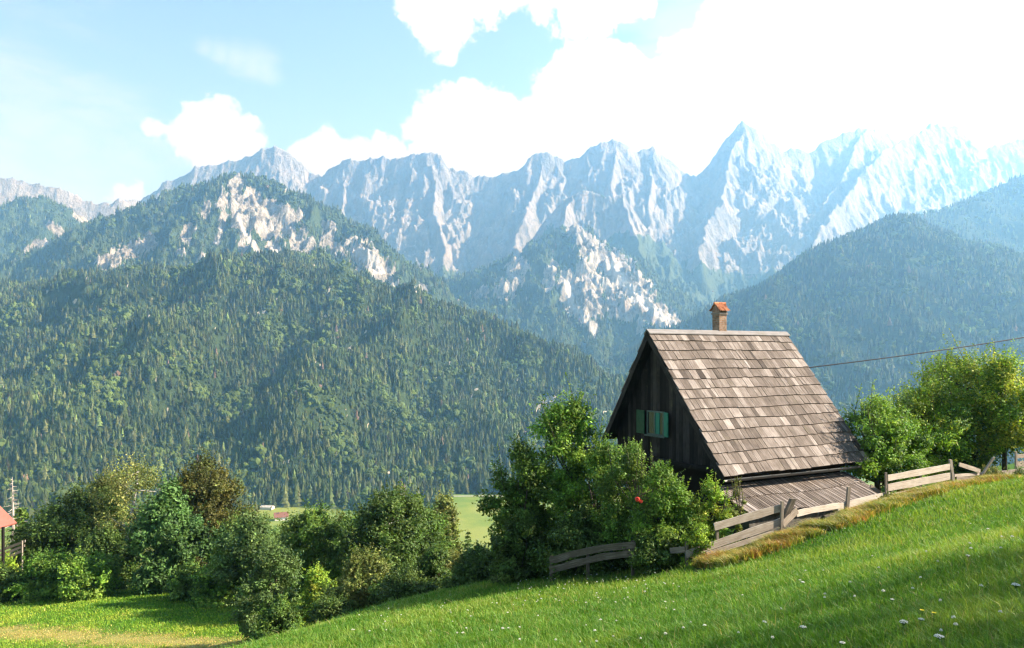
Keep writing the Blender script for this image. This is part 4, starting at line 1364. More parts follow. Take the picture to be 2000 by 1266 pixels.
def build_flowers():
    r = random.Random(12)

    def umbel(seed, R0, H0):
        rr = random.Random(seed)
        hd, st = MB(), MB()
        top = np.array([rr.uniform(-0.03, 0.03), rr.uniform(-0.03, 0.03), H0])
        st.tube([np.zeros(3), top * np.array([0.3, 0.3, 0.5]), top - up * 0.03], [0.0035, 0.003, 0.0025], 5)
        for k in range(34):
            rad = R0 * math.sqrt((k + 0.5) / 34)
            a = k * 2.39996
            q = top + np.array([rad * math.cos(a), rad * math.sin(a), 0.012 - 0.25 * rad * rad / R0 + rr.uniform(-0.004, 0.004)])
            st.tube([top - up * 0.03, q - up * 0.003], [0.0015, 0.001], 3, False)
            s = R0 * rr.uniform(0.13, 0.20)
            n = 6
            ring = [q + np.array([s * rr.uniform(0.7, 1.2) * math.cos(2 * math.pi * j / n), s * rr.uniform(0.7, 1.2) * math.sin(2 * math.pi * j / n), rr.uniform(-0.004, 0.002)]) for j in range(n)]
            hd.add(ring + [q + up * 0.006], None, [(j, (j + 1) % n, n) for j in range(n)])
        return st, hd
    g = 'white wild carrot flowers in the meadow'
    lab_small = 'tiny white flower head dotted in the meadow grass'
    protos = []
    for k in range(3):
        st, hd = umbel(k, 0.032 + 0.006 * k, 0.17 + 0.03 * k)
        root = empty('wild_carrot_flower', (0, 0, 0), lab_small, 'flower', g)
        st.build('stem', M['stem'], root); hd.build('flower_head', M['petal'], root)
        protos.append(root)
    small = []
    for k in range(2):
        st, hd = umbel(40 + k, 0.032, 0.16)
        mb = MB()
        o = obj('white_meadow_flower', np.concatenate(hd.V), None, np.concatenate(hd.T), M['petal'])
        tag(o, lab_small, 'flower', g)
        small.append(o)

    def ground_hit(px, py):
        """the ground point seen at a pixel, walking along the line of sight"""
        Ys = np.linspace(3.0, 34.0, 1200)
        z = ground_z((px - 1000) / F * Ys, Ys)
        ray = (HY - py) / F * Ys
        j = np.argmax(ray <= z + 0.10)
        return Ys[j] if ray[j] <= z[j] + 0.10 else None
    named = [((1762, 1228), 'largest white flower head, low in the shaded right of the meadow', 1.45), ((1991, 1157), 'white flower head at the right edge of the meadow', 1.3), ((1832, 1262), 'white flower head at the bottom edge of the meadow', 1.15),
             ((1745, 1168), 'white flower head left of three close together', 0.9), ((1795, 1212), 'white flower head beside the two yellow flowers', 0.9), ((1566, 1231), 'white flower head alone in the lower middle meadow', 1.0),
             ((1892, 1088), 'pair-like white flower head on the shadow edge at right', 1.1), ((1650, 1257), 'white flower head near the bottom, right of the meadow centre', 0.9), ((1571, 1140), 'white flower head in the sunny upper meadow', 0.9)]
    used = [False] * 3
    for k, ((px, py), lab, sc) in enumerate(named):
        sc *= 0.62
        Y = ground_hit(px, py)
        if Y is None: continue
        X = (px - 1000) / F * Y
        p = (X, Y, float(ground_z(X, Y)) - 0.01)
        i = k % 3
        if not used[i]:
            protos[i].location = p; protos[i].scale = (sc,) * 3; protos[i]['label'] = lab; used[i] = True
        else:
            copy_thing(protos[i], p, sc, r.uniform(0, 6), lab)
    first = [True, True]
    cnt = 0
    while cnt < 165:
        if cnt < 70: px, py = r.uniform(990, 1330), r.uniform(1120, 1185)
        elif cnt < 100: px, py = r.uniform(640, 1000), r.uniform(1160, 1240)
        else: px, py = r.uniform(1000, 2000), r.uniform(1010, 1262)
        Y = ground_hit(px, py)
        if Y is None or Y > 22: continue
        X = (px - 1000) / F * Y
        p = Vector((X, Y, float(ground_z(X, Y)) - 0.03))
        i = r.randrange(2)
        o = small[i]
        if not first[i]:
            o = o.copy(); C.objects.link(o)
        first[i] = False
        s = r.uniform(0.25, 0.55) * (1.0 + 0.015 * Y)
        o.location = p; o.scale = (s, s, 1.0); o.rotation_euler = (r.uniform(-0.2, 0.2), r.uniform(-0.2, 0.2), r.uniform(0, 6))
        cnt += 1
    for (px, py), lab in (((1801, 1204), 'yellow flower on the left of two in the meadow'), ((1824, 1209), 'yellow flower on the right of two in the meadow')):
        Y = ground_hit(px, py)
        X = (px - 1000) / F * Y
        b = np.array([X, Y, float(ground_z(X, Y))])
        t = empty('yellow_flower', b, lab, 'flower', 'yellow flowers in the meadow')
        mb = MB(); mb.tube([b, b + up * 0.14], [0.003, 0.0025], 5); mb.build('stem', M['stem'], t)
        mb = MB()
        for k in range(12):
            a = k * math.pi / 6
            e = np.array([math.cos(a), math.sin(a), 0.3]); f = np.array([-math.sin(a), math.cos(a), 0])
            q = b + up * 0.14
            mb.add([q, q + e * 0.013 + f * 0.004, q + e * 0.021, q + e * 0.013 - f * 0.004], [(0, 1, 2, 3)])
        mb.build('flower_head', M['yellow'], t)


# ------------------------------------------------------------------ other buildings, cable
def simple_house(name, label, c, yaw, L, Wd, hw, hr, over, wall, roofm, windows=True, group=None, parts=True):
    c = np.asarray(c, float)
    e = np.array([math.cos(yaw), math.sin(yaw), 0]); f = np.array([-math.sin(yaw), math.cos(yaw), 0])
    t = empty(name, c, label, 'house', group)
    q = lambda a, b, z: c + a * e + b * f + z * up
    mb = MB()
    l, w = L / 2, Wd / 2
    V = [q(-l, -w, -2), q(l, -w, -2), q(l, w, -2), q(-l, w, -2), q(-l, -w, hw), q(l, -w, hw), q(l, w, hw), q(-l, w, hw), q(-l, 0, hw + hr * 0.97), q(l, 0, hw + hr * 0.97)]
    mb.add(V, [(3, 2, 1, 0), (0, 1, 5, 4), (1, 2, 6, 5), (2, 3, 7, 6), (3, 0, 4, 7)], [(5, 6, 9), (7, 4, 8)])
    mb.build('wall', wall, t)
    mb = MB()
    th = 0.15
    k = hr / w
    for s in (-1, 1):
        b1 = s * (w + over)
        z1 = hw - over * k
        pts = [q(-l - over, 0, hw + hr), q(l + over, 0, hw + hr), q(l + over, b1, z1), q(-l - over, b1, z1)]
        V = [p + up * 0.02 for p in pts] + [p + up * (0.02 + th) for p in pts]
        V = np.array(V)
        if s < 0: mb.hexa(V[[3, 2, 1, 0, 7, 6, 5, 4]])
        else: mb.hexa(V)
    rf = mb.build('roof', roofm, t)
    if windows:
        for s in (-1, 1):
            for j in range(3):
                a = -l * 0.6 + j * l * 0.6
                mb = MB()
                mb.box(q(a - 0.5, s * w - 0.03, 1.0), e * 1.0, f * 0.06, up * 1.3)
                mb.build('window', M['glass'], t)
        mb = MB(); mb.box(q(l * 0.4, -0.3 + w * 0.3, hw + hr * 0.3), e * 0.6, f * 0.6, up * hr * 0.9); mb.build('chimney', M['stone'], rf)
    return t


def build_buildings():
    # the house whose roof corner shows at the left edge
    C0 = P(33, 1021, 60.0); E0 = P(-230, 1098, 52.0); A0 = P(-90, 898, 63.5)
    e, v = E0 - C0, A0 - C0
    t = empty('red_roofed_house', P(-120, 1120, 60.0), 'house with a pale red metal roof, its eave corner over a dark post', 'house')
    n = np.cross(v, e); n /= np.linalg.norm(n); n = n if n[2] > 0 else -n
    mb = MB()
    hx = [C0, C0 + v, C0 + v + e, E0]
    if np.dot(np.cross(hx[1] - hx[0], hx[3] - hx[0]), n) < 0: hx = [hx[0], hx[3], hx[2], hx[1]]
    mb.hexa(np.array([p - n * 0.12 for p in hx] + hx))
    v2 = np.array([v[0], v[1], -v[2]])
    hx = [C0 + v, C0 + v + v2, C0 + v + v2 + e, C0 + v + e]
    n2 = np.cross(v2, e); n2 /= np.linalg.norm(n2); n2 = n2 if n2[2] > 0 else -n2
    if np.dot(np.cross(hx[1] - hx[0], hx[3] - hx[0]), n2) < 0: hx = [hx[0], hx[3], hx[2], hx[1]]
    mb.hexa(np.array([p - n2 * 0.12 for p in hx] + hx))
    mb.build('roof', M['pink_roof'], t)
    mb = MB()
    hv, he = np.array([v[0], v[1], 0]), np.array([e[0], e[1], 0])
    o = C0 + 0.22 * hv + 0.08 * he
    z0 = -21.5
    o[2] = z0
    mb.box(o, he * 0.84, hv * 1.56, up * (C0[2] - z0 - 0.2)) if np.cross(he, hv)[2] > 0 else mb.box(o, hv * 1.56, he * 0.84, up * (C0[2] - z0 - 0.2))
    mb.build('wall', M['white_wall'], t)
    mb = MB()
    pt = P(6, 1036, 58.7)
    mb.tube([np.array([pt[0], pt[1], float(ground_z(pt[0], pt[1])) - 0.2]), pt + up * 0.25], 0.11, 8, col=np.array([0.4] * 3), uvw=np.zeros((18, 3)))
    mb.build('veranda_post', M['dark_wood'], t)

    # rail fences at the left edge
    def rails(label, name, rows, y, mat, posts):
        tt = empty(name, P(rows[0][0], rows[0][1], y), label, 'fence', 'rail fences at the left edge')
        r = random.Random(3)
        for (x0, y0, x1, y1, h) in rows:
            a, b = P(x0, y0, y), P(x1, y1, y)
            mb = MB()
            hh = h / F * y
            plank(mb, a - up * hh / 2, b - a, np.array([0, 0.06, 0]), up * hh, r, r.uniform(0.4, 0.7), 0)
            mb.build('rail', M[mat], tt)
        for (x, y0, y1) in posts:
            a = P(x, y0, y - 0.08)
            g = float(ground_z(a[0], a[1])) - 0.3
            mb = MB()
            plank(mb, np.array([a[0] - 0.045, a[1] - 0.1, g]), (0.09, 0, 0), (0, 0.1, 0), (0, 0, a[2] - g), r, 0.6, 2)
            mb.build('post', M[mat], tt)
    rails('grey rail fence climbing below the red roofed house', 'rail_fence', [(-60, 1100, 49, 1057, 5), (-60, 1108, 48, 1066, 5), (-60, 1117, 44, 1076, 5)], 61.5, 'plank', [(8, 1066, 1095), (44, 1056, 1082), (-40, 1086, 1120)])
    rails('dark low rail fence in front of the round bushes', 'rail_fence', [(-60, 1131, 95, 1131, 3), (-60, 1141, 120, 1142, 3)], 58.5, 'dark_wood', [(2, 1127, 1150), (60, 1127, 1150), (112, 1130, 1152)])

    # houses on the valley floor
    def vz(x, y): return float(ground_z(x, y))
    p = P(549, 1016, 925); simple_house('farmhouse', 'small farmhouse with red roof and white walls in the valley', (p[0], p[1], vz(p[0], p[1])), R(200), 15, 10, 4.5, 4.5, 0.9, M['white_wall'], M['tile2'])
    p = P(522, 1003, 990); simple_house('farm_shed', 'pale low shed behind the red roofed farmhouse in the valley', (p[0], p[1], vz(p[0], p[1])), R(170), 16, 8, 3.0, 1.8, 0.5, M['white_wall'], M['road'], False)
    p = P(671, 966, 1085); simple_house('chalet', 'pale small chalet among the spruces at the forest edge', (p[0], p[1], vz(p[0], p[1]) + 3), R(120), 9, 8, 4.5, 3.5, 0.6, M['white_wall'], M['stone'])
    # road along the far edge of the field
    V, Q = [], []
    xs = np.linspace(-420, 420, 90)
    for i, x in enumerate(xs):
        yy = 1078 + 8 * math.sin(x / 90)
        for k in (-2.6, 2.6):
            V.append((x, yy + k, vz(x, yy + k) + 0.25))
        if i: Q.append((2 * i - 2, 2 * i, 2 * i + 1, 2 * i - 1))
    o = obj('road', V, Q, None, M['road']); tag(o, 'pale road along the far edge of the valley field', 'road', kind='structure')

    # power line from the cottage to a pole outside the view
    a = H(LEN - 0.3, -0.75, -0.72)
    b = P(2700, 505, 37.0)
    pts = []
    for k in range(41):
        f = k / 40
        p = a + (b - a) * f
        pts.append(p - up * 1.15 * 4 * f * (1 - f) * 0.5)
    mb = MB(); mb.tube(pts, 0.021, 6)
    tag(mb.build('power_cable', M['cable'], None, True), 'black power cable rising from the cottage roof to the right', 'cable')
    g = float(ground_z(b[0], b[1]))
    t = empty('utility_pole', (b[0], b[1], g), 'wooden utility pole carrying the power cable', 'pole')
    mb = MB(); mb.tube([(b[0], b[1], g - 0.5), (b[0], b[1], b[2] + 0.3)], [0.14, 0.10], 10, col=np.array([.5] * 3), uvw=np.zeros((22, 3))); mb.build('pole', M['plank'], t)


# ------------------------------------------------------------------ near trees and bushes
def build_trees():
    L = leafy
    g = 'fruit trees right of the cottage'
    L('fruit_tree', 'small apple tree touching the right edge of the cottage roof', 'tree', 1716, 778, 25.9, 150, 'oval', 'fresh', 0.14, 62, 210, 0.085, 0.16, seed=1, shoots=12, group=g, trunk_r=0.10)
    L('fruit_tree', 'bushy fruit tree behind the sunlit two-board fence', 'tree', 1797, 758, 29.5, 180, 'oval', 'yellowgreen', 0.06, 80, 210, 0.085, 0.15, seed=2, shoots=10, group=g, trunk_r=0.09)
    L('fruit_tree', 'tallest yellow-green fruit tree with dark forked trunk above the fallen board', 'tree', 1888, 692, 30.5, 220, 'oval', 'yellowgreen', 0.18, 110, 210, 0.09, 0.125, seed=3, shoots=16, group=g, trunk_r=0.13)
    L('fruit_tree', 'slim fruit tree with upright shoots right of the forked trunk', 'tree', 1962, 694, 29.0, 140, 'column', 'yellowgreen', 0.2, 70, 200, 0.085, 0.17, seed=4, shoots=14, group=g, trunk_r=0.08)
    L('fruit_tree', 'dark green fruit tree cut by the right edge of the view', 'tree', 2050, 712, 31.0, 150, 'oval', 'mid', 0.22, 80, 200, 0.09, 0.15, seed=5, shoots=8, group=g, trunk_r=0.10)
    L('fruit_tree', 'low fruit tree filling the gap behind the left post of the two-board fence', 'tree', 1752, 806, 27.0, 110, 'oval', 'fresh', 0.06, 60, 200, 0.085, 0.16, seed=72, shoots=8, group=g, trunk_r=0.08)
    L('low_bush', 'low dark bush filling the gap under the fruit trees', 'bush', 1830, 850, 31.5, 270, 'dome', 'mid', 0.0, 80, 130, 0.10, 0.10, seed=6, stems=3)
    L('weed_clump', 'yellowing creeper clump climbing the slanting grey pole', 'plant', 1934, 903, 25.0, 52, 'dome', 'olive', 0.0, 26, 110, 0.055, 0.22, seed=7, stems=3)
    L('weed_clump', 'green weed clump at the far right fence', 'plant', 1992, 922, 25.6, 44, 'dome', 'mid', 0.0, 20, 90, 0.055, 0.22, seed=8, stems=3)
    L('weed_clump', 'small dark weed tuft in front of the long ground board', 'plant', 1733, 962, 21.8, 30, 'dome', 'olive', 0.0, 16, 60, 0.045, 0.25, seed=9, stems=2)

    g = 'bushes and small trees in front of the cottage'
    L('hedge_tree', 'tallest bright green small tree left of the cottage gable', 'tree', 1112, 778, 24.5, 190, 'oval', 'fresh', 0.10, 120, 220, 0.085, 0.13, seed=11, shoots=10, group=g, stems=2)
    L('hedge_tree', 'shorter leafy tree at the left end of the cottage hedge', 'tree', 1022, 862, 24.0, 130, 'oval', 'mid', 0.05, 80, 200, 0.085, 0.15, seed=12, shoots=6, group=g, stems=2)
    L('hedge_bush', 'broad green bush under the dark gable wall', 'bush', 1192, 862, 22.6, 170, 'dome', 'fresh', 0.02, 90, 210, 0.075, 0.14, seed=13, shoots=7, group=g, stems=3)
    L('apple_sapling', 'young apple sapling with upright shoots before the green window', 'tree', 1247, 866, 21.2, 120, 'oval', 'mid', 0.12, 62, 190, 0.065, 0.16, seed=14, shoots=10, group=g)
    rb = L('rose_bush', 'leafy rose bush with one red bloom before the cottage corner', 'bush', 1293, 912, 20.5, 130, 'dome', 'fresh', 0.02, 80, 210, 0.065, 0.15, seed=15, shoots=6, group=g, stems=3)
    b = P(1245, 975, 19.95)
    r = np.random.default_rng(4)
    m = 60
    d = r.normal(size=(m, 3)); d /= np.linalg.norm(d, axis=1)[:, None]
    V, Q = leaf_quads(b + d * 0.055, d + r.normal(0, 0.3, (m, 3)), np.full(m, 0.07), r, 0.9)
    V2, Q2 = leaf_quads(b + np.array([0.09, 0, -0.06]) + d[:30] * 0.04, d[:30], np.full(30, 0.055), r, 0.9)
    obj('bloom', np.concatenate([V, V2]), np.concatenate([Q, Q2 + len(V)]), None, M['red'], rb)
    L('corner_bush', 'yellow-green bush against the lean-to beside the grey fence', 'bush', 1388, 940, 20.6, 110, 'dome', 'yellowgreen', 0.02, 62, 200, 0.06, 0.15, seed=16, shoots=7, group=g, stems=3)
    L('corner_sapling', 'thin wispy sapling rising in front of the gutter', 'tree', 1442, 918, 20.7, 34, 'column', 'olive', 0.25, 14, 60, 0.05, 0.22, seed=17, shoots=7, group=g, trunk_r=0.018)
    L('shade_bush', 'dark bush behind the bowed plank fence', 'bush', 1140, 1000, 22.2, 200, 'dome', 'dark', 0.0, 90, 170, 0.085, 0.12, seed=18, group=g, stems=4)
    L('shade_bush', 'dark low bush at the left foot of the cottage hedge', 'bush', 1010, 1010, 22.8, 110, 'dome', 'dark', 0.0, 70, 170, 0.085, 0.14, seed=19, group=g, stems=3)
    L('shade_bush', 'dark bush under the rose bush by the fence end', 'bush', 1278, 1040, 19.9, 96, 'dome', 'dark', 0.0, 60, 150, 0.07, 0.15, seed=20, group=g, stems=3)
    L('fence_creeper', 'olive creeper spilling over the grey fence below the lean-to', 'plant', 1362, 1030, 19.5, 64, 'dome', 'yellowgreen', 0.0, 34, 120, 0.05, 0.2, seed=21, group=g, stems=3)

    g = 'trees and bushes on the slope below the meadow'
    L('slope_tree', 'large dark broadleaf tree with pale trunk in the middle of the row', 'tree', 765, 962, 46.0, 190, 'oval', 'dark', 0.10, 130, 190, 0.17, 0.12, seed=31, group=g, bark='birch')
    L('slope_tree', 'dark rounded tree right of the valley farmhouse', 'tree', 612, 1000, 48.0, 150, 'round', 'mid', 0.05, 100, 190, 0.17, 0.14, seed=32, group=g)
    L('slope_tree', 'grey-green tree left of the farmhouse', 'tree', 492, 1005, 52.0, 120, 'oval', 'grey', 0.06, 90, 180, 0.18, 0.15, seed=33, group=g)
    L('slope_bush', 'tall grey-green willow bush above the end of the lower meadow', 'bush', 530, 1062, 38.0, 130, 'dome', 'grey', 0.0, 90, 190, 0.12, 0.14, seed=34, group=g, stems=3)
    L('slope_bush', 'bright yellow-green bush between the willow and the dark trees', 'bush', 622, 1112, 37.5, 86, 'dome', 'yellowgreen', 0.0, 60, 170, 0.11, 0.16, seed=35, group=g, stems=3)
    L('slope_bush', 'dark bush at the meadow edge next to dry grass', 'bush', 548, 1176, 33.5, 92, 'dome', 'mid', 0.0, 60, 170, 0.10, 0.15, seed=36, group=g, stems=3)
    L('slope_bush', 'large olive bush in the centre below the dark broadleaf tree', 'bush', 712, 1082, 31.0, 130, 'dome', 'olive', 0.0, 100, 190, 0.10, 0.13, seed=37, group=g, stems=4)
    L('slope_bush', 'small dark bush right at the crest of the meadow', 'bush', 650, 1168, 29.0, 90, 'dome', 'dark', 0.0, 60, 150, 0.10, 0.15, seed=38, group=g, stems=3)
    L('slope_bush', 'dark column-shaped bush left of the tiny spruce', 'bush', 848, 1066, 30.0, 62, 'oval', 'dark', 0.0, 60, 170, 0.095, 0.2, seed=39, group=g, stems=2)
    L('slope_bush', 'dark bush between the column-shaped bush and the cottage hedge', 'bush', 935, 1072, 27.0, 112, 'dome', 'dark', 0.0, 90, 170, 0.09, 0.14, seed=40, group=g, stems=3)
    L('slope_bush', 'wide dark bush behind the meadow crest left of the cottage hedge', 'bush', 790, 1120, 29.0, 150, 'dome', 'dark', 0.0, 80, 170, 0.10, 0.12, seed=41, group=g, stems=4)
    L('slope_bush', 'pale leafy bush below the bright field', 'bush', 900, 1082, 38.0, 110, 'dome', 'olive', 0.0, 70, 170, 0.12, 0.15, seed=42, group=g, stems=3)
    L('slope_tree', 'sunlit yellow-green tree at the left edge of the bright field', 'tree', 868, 968, 60.0, 84, 'cone', 'olive', 0.05, 90, 180, 0.2, 0.18, seed=43, group=g)
    L('slope_tree', 'green tree filling the gap between the two dark trees', 'tree', 690, 1010, 52.0, 90, 'oval', 'mid', 0.05, 70, 170, 0.18, 0.17, seed=44, group=g)
    L('slope_tree', 'green tree crown left of the brown pointed tree base', 'tree', 455, 1020, 60.0, 110, 'oval', 'mid', 0.03, 80, 170, 0.2, 0.16, seed=143, group=g)
    L('slope_tree', 'dull green tree directly below the farmhouse', 'tree', 560, 1030, 56.0, 110, 'oval', 'dark', 0.03, 80, 170, 0.2, 0.16, seed=144, group=g)
    L('slope_tree', 'olive tree between the two dark trees and behind them', 'tree', 668, 1012, 62.0, 110, 'oval', 'olive', 0.03, 80, 170, 0.2, 0.16, seed=145, group=g)
    L('slope_tree', 'mid green tree right behind the large dark broadleaf tree', 'tree', 828, 1000, 58.0, 110, 'oval', 'mid', 0.03, 80, 170, 0.2, 0.16, seed=146, group=g)
    conifer('spruce', 'tiny dark spruce in front of the bright field', 'tree', 914, 1030, 45.0, 34, 'dark', 45, g, 0.7, 0.22)
    conifer('spruce', 'pale green spruce tip behind the large dark broadleaf tree', 'tree', 778, 940, 66.0, 70, 'olive', 46, g, 1.0, 0.34)
    conifer('spruce', 'second spruce tip right of the dark broadleaf tree', 'tree', 815, 955, 64.0, 56, 'mid', 47, g, 0.9, 0.32)

    g = 'trees and bushes behind the lower meadow'
    L('birch_tree', 'tall birch with white forked trunk and light airy leaves', 'tree', 258, 884, 66.0, 150, 'oval', 'birch', 0.16, 80, 95, 0.17, 0.13, seed=51, group=g, bark='birch', droop=0.6, trunk_r=0.2, trunk_top=0.85)
    L('broad_tree', 'dark broad tree left of the birch', 'tree', 160, 958, 68.0, 170, 'oval', 'dark', 0.08, 110, 180, 0.22, 0.13, seed=52, group=g)
    L('broad_tree', 'olive tree between the birch and the dark broad tree', 'tree', 205, 932, 70.0, 120, 'oval', 'olive', 0.15, 80, 170, 0.2, 0.15, seed=53, group=g)
    L('chestnut_tree', 'bluish green large-leaved tree lit from the right', 'tree', 330, 946, 58.0, 132, 'column', 'blue', 0.03, 120, 170, 0.24, 0.15, seed=54, group=g)
    L('yew_tree', 'dense brownish green tree with a pointed crown', 'tree', 404, 894, 66.0, 180, 'dome', 'brown', 0.04, 190, 210, 0.19, 0.11, seed=55, group=g)
    L('round_bush', 'rounded green bush nearest the dark rail fence', 'bush', 78, 1086, 57.0, 98, 'round', 'fresh', 0.0, 80, 160, 0.18, 0.15, seed=56, group=g, stems=3)
    L('round_bush', 'rounded green bush beneath the birch', 'bush', 174, 1090, 56.0, 104, 'round', 'fresh', 0.0, 80, 160, 0.18, 0.15, seed=57, group=g, stems=3)
    L('low_bush', 'bright green bush below the brownish pointed tree', 'bush', 432, 1094, 52.0, 120, 'dome', 'fresh', 0.0, 80, 170, 0.16, 0.14, seed=58, group=g, stems=3)
    L('low_bush', 'green bush at the foot of the bluish large-leaved tree', 'bush', 372, 1102, 54.0, 80, 'dome', 'mid', 0.0, 60, 160, 0.17, 0.16, seed=59, group=g, stems=3)
    L('low_bush', 'dark bush between the two rounded bushes and the birch', 'bush', 205, 1040, 62.0, 150, 'dome', 'dark', 0.0, 80, 160, 0.2, 0.13, seed=60, group=g, stems=3)
    L('low_bush', 'shaded shrub beside the grey rail fence', 'bush', 85, 1020, 66.0, 120, 'dome', 'dark', 0.0, 70, 160, 0.2, 0.14, seed=61, group=g, stems=3)
    L('low_bush', 'yellowish shrub at the left edge below the grey rail fence', 'bush', 8, 1092, 59.0, 62, 'dome', 'yellowgreen', 0.0, 50, 140, 0.16, 0.18, seed=62, group=g, stems=3)
    L('low_bush', 'dark shrub at the left edge in front of the yellowish shrub', 'bush', 0, 1112, 57.0, 80, 'dome', 'dark', 0.0, 50, 140, 0.16, 0.18, seed=63, group=g, stems=3)
    conifer('spruce', 'green spruce at the foot of the dead spruce', 'tree', 42, 985, 70.0, 90, 'mid', 64, g, 1.0, 0.36)
    # the dead spruce
    r = random.Random(8)
    X, Y = (24 - 1000) / F * 72, 72.0
    z0 = float(ground_z(X, Y)); zt = (HY - 932) / F * Y
    t = empty('dead_spruce', (X, Y, z0), 'bare dead spruce with pale branches behind the red roof', 'tree')
    mb = MB()
    mb.tube([(X, Y, z0 - 0.2), (X + 0.1, Y, 0.5 * (z0 + zt)), (X, Y, zt)], [0.22, 0.13, 0.02], 7)
    for k in range(70):
        f = 0.25 + 0.74 * k / 70
        a = r.uniform(0, 6.3)
        ln = (1.02 - f) * 2.6 * r.uniform(0.6, 1.1) + 0.12
        p = np.array([X, Y, z0 + f * (zt - z0)])
        q = p + np.array([math.cos(a) * ln, math.sin(a) * ln, -0.15 * ln])
        mb.tube([p, 0.5 * (p + q) - up * 0.05 * ln, q], [0.035, 0.022, 0.008], 4, False)
    mb.build('trunk', M['dead_wood'], t)
    # trees outside the view whose shade falls on the meadow
    L('shade_tree', 'broadleaf tree on the upper meadow casting shade to the left', 'tree', 4629, -713, 6.2, 1650, 'oval', 'mid', 0.25, 70, 60, 0.13, 0.12, seed=71)


# ------------------------------------------------------------------ haze, sky, sun, camera
def build_air():
    lo, hi = np.array([-7800.0, -120.0, -275.0]), np.array([7800.0, 7000.0, 2060.0])
    mb = MB(); mb.box(lo, (hi - lo) * [1, 0, 0], (hi - lo) * [0, 1, 0], (hi - lo) * [0, 0, 1])
    m = bpy.data.materials.new('haze')
    m.use_nodes = True
    t = m.node_tree
    t.nodes.remove(t.nodes['Principled BSDF'])
    v = t.nodes.new('ShaderNodeVolumePrincipled')
    v.inputs['Color'].default_value = HAZE_COL
    v.inputs['Density'].default_value = HAZE
    v.inputs['Anisotropy'].default_value = HAZE_G
    v.inputs['Absorption Color'].default_value = (1, 1, 1, 1)
    t.links.new(v.outputs[0], t.nodes['Material Output'].inputs['Volume'])
    tag(mb.build('haze', m), 'thin blue summer haze filling the valley', 'haze', kind='stuff')


HAZE, HAZE_COL, HAZE_G = 1.35e-4, (0.27, 0.59, 1.0, 1), 0.42
SKY, SUN, EXPO = 0.08, 5.0, 1.66


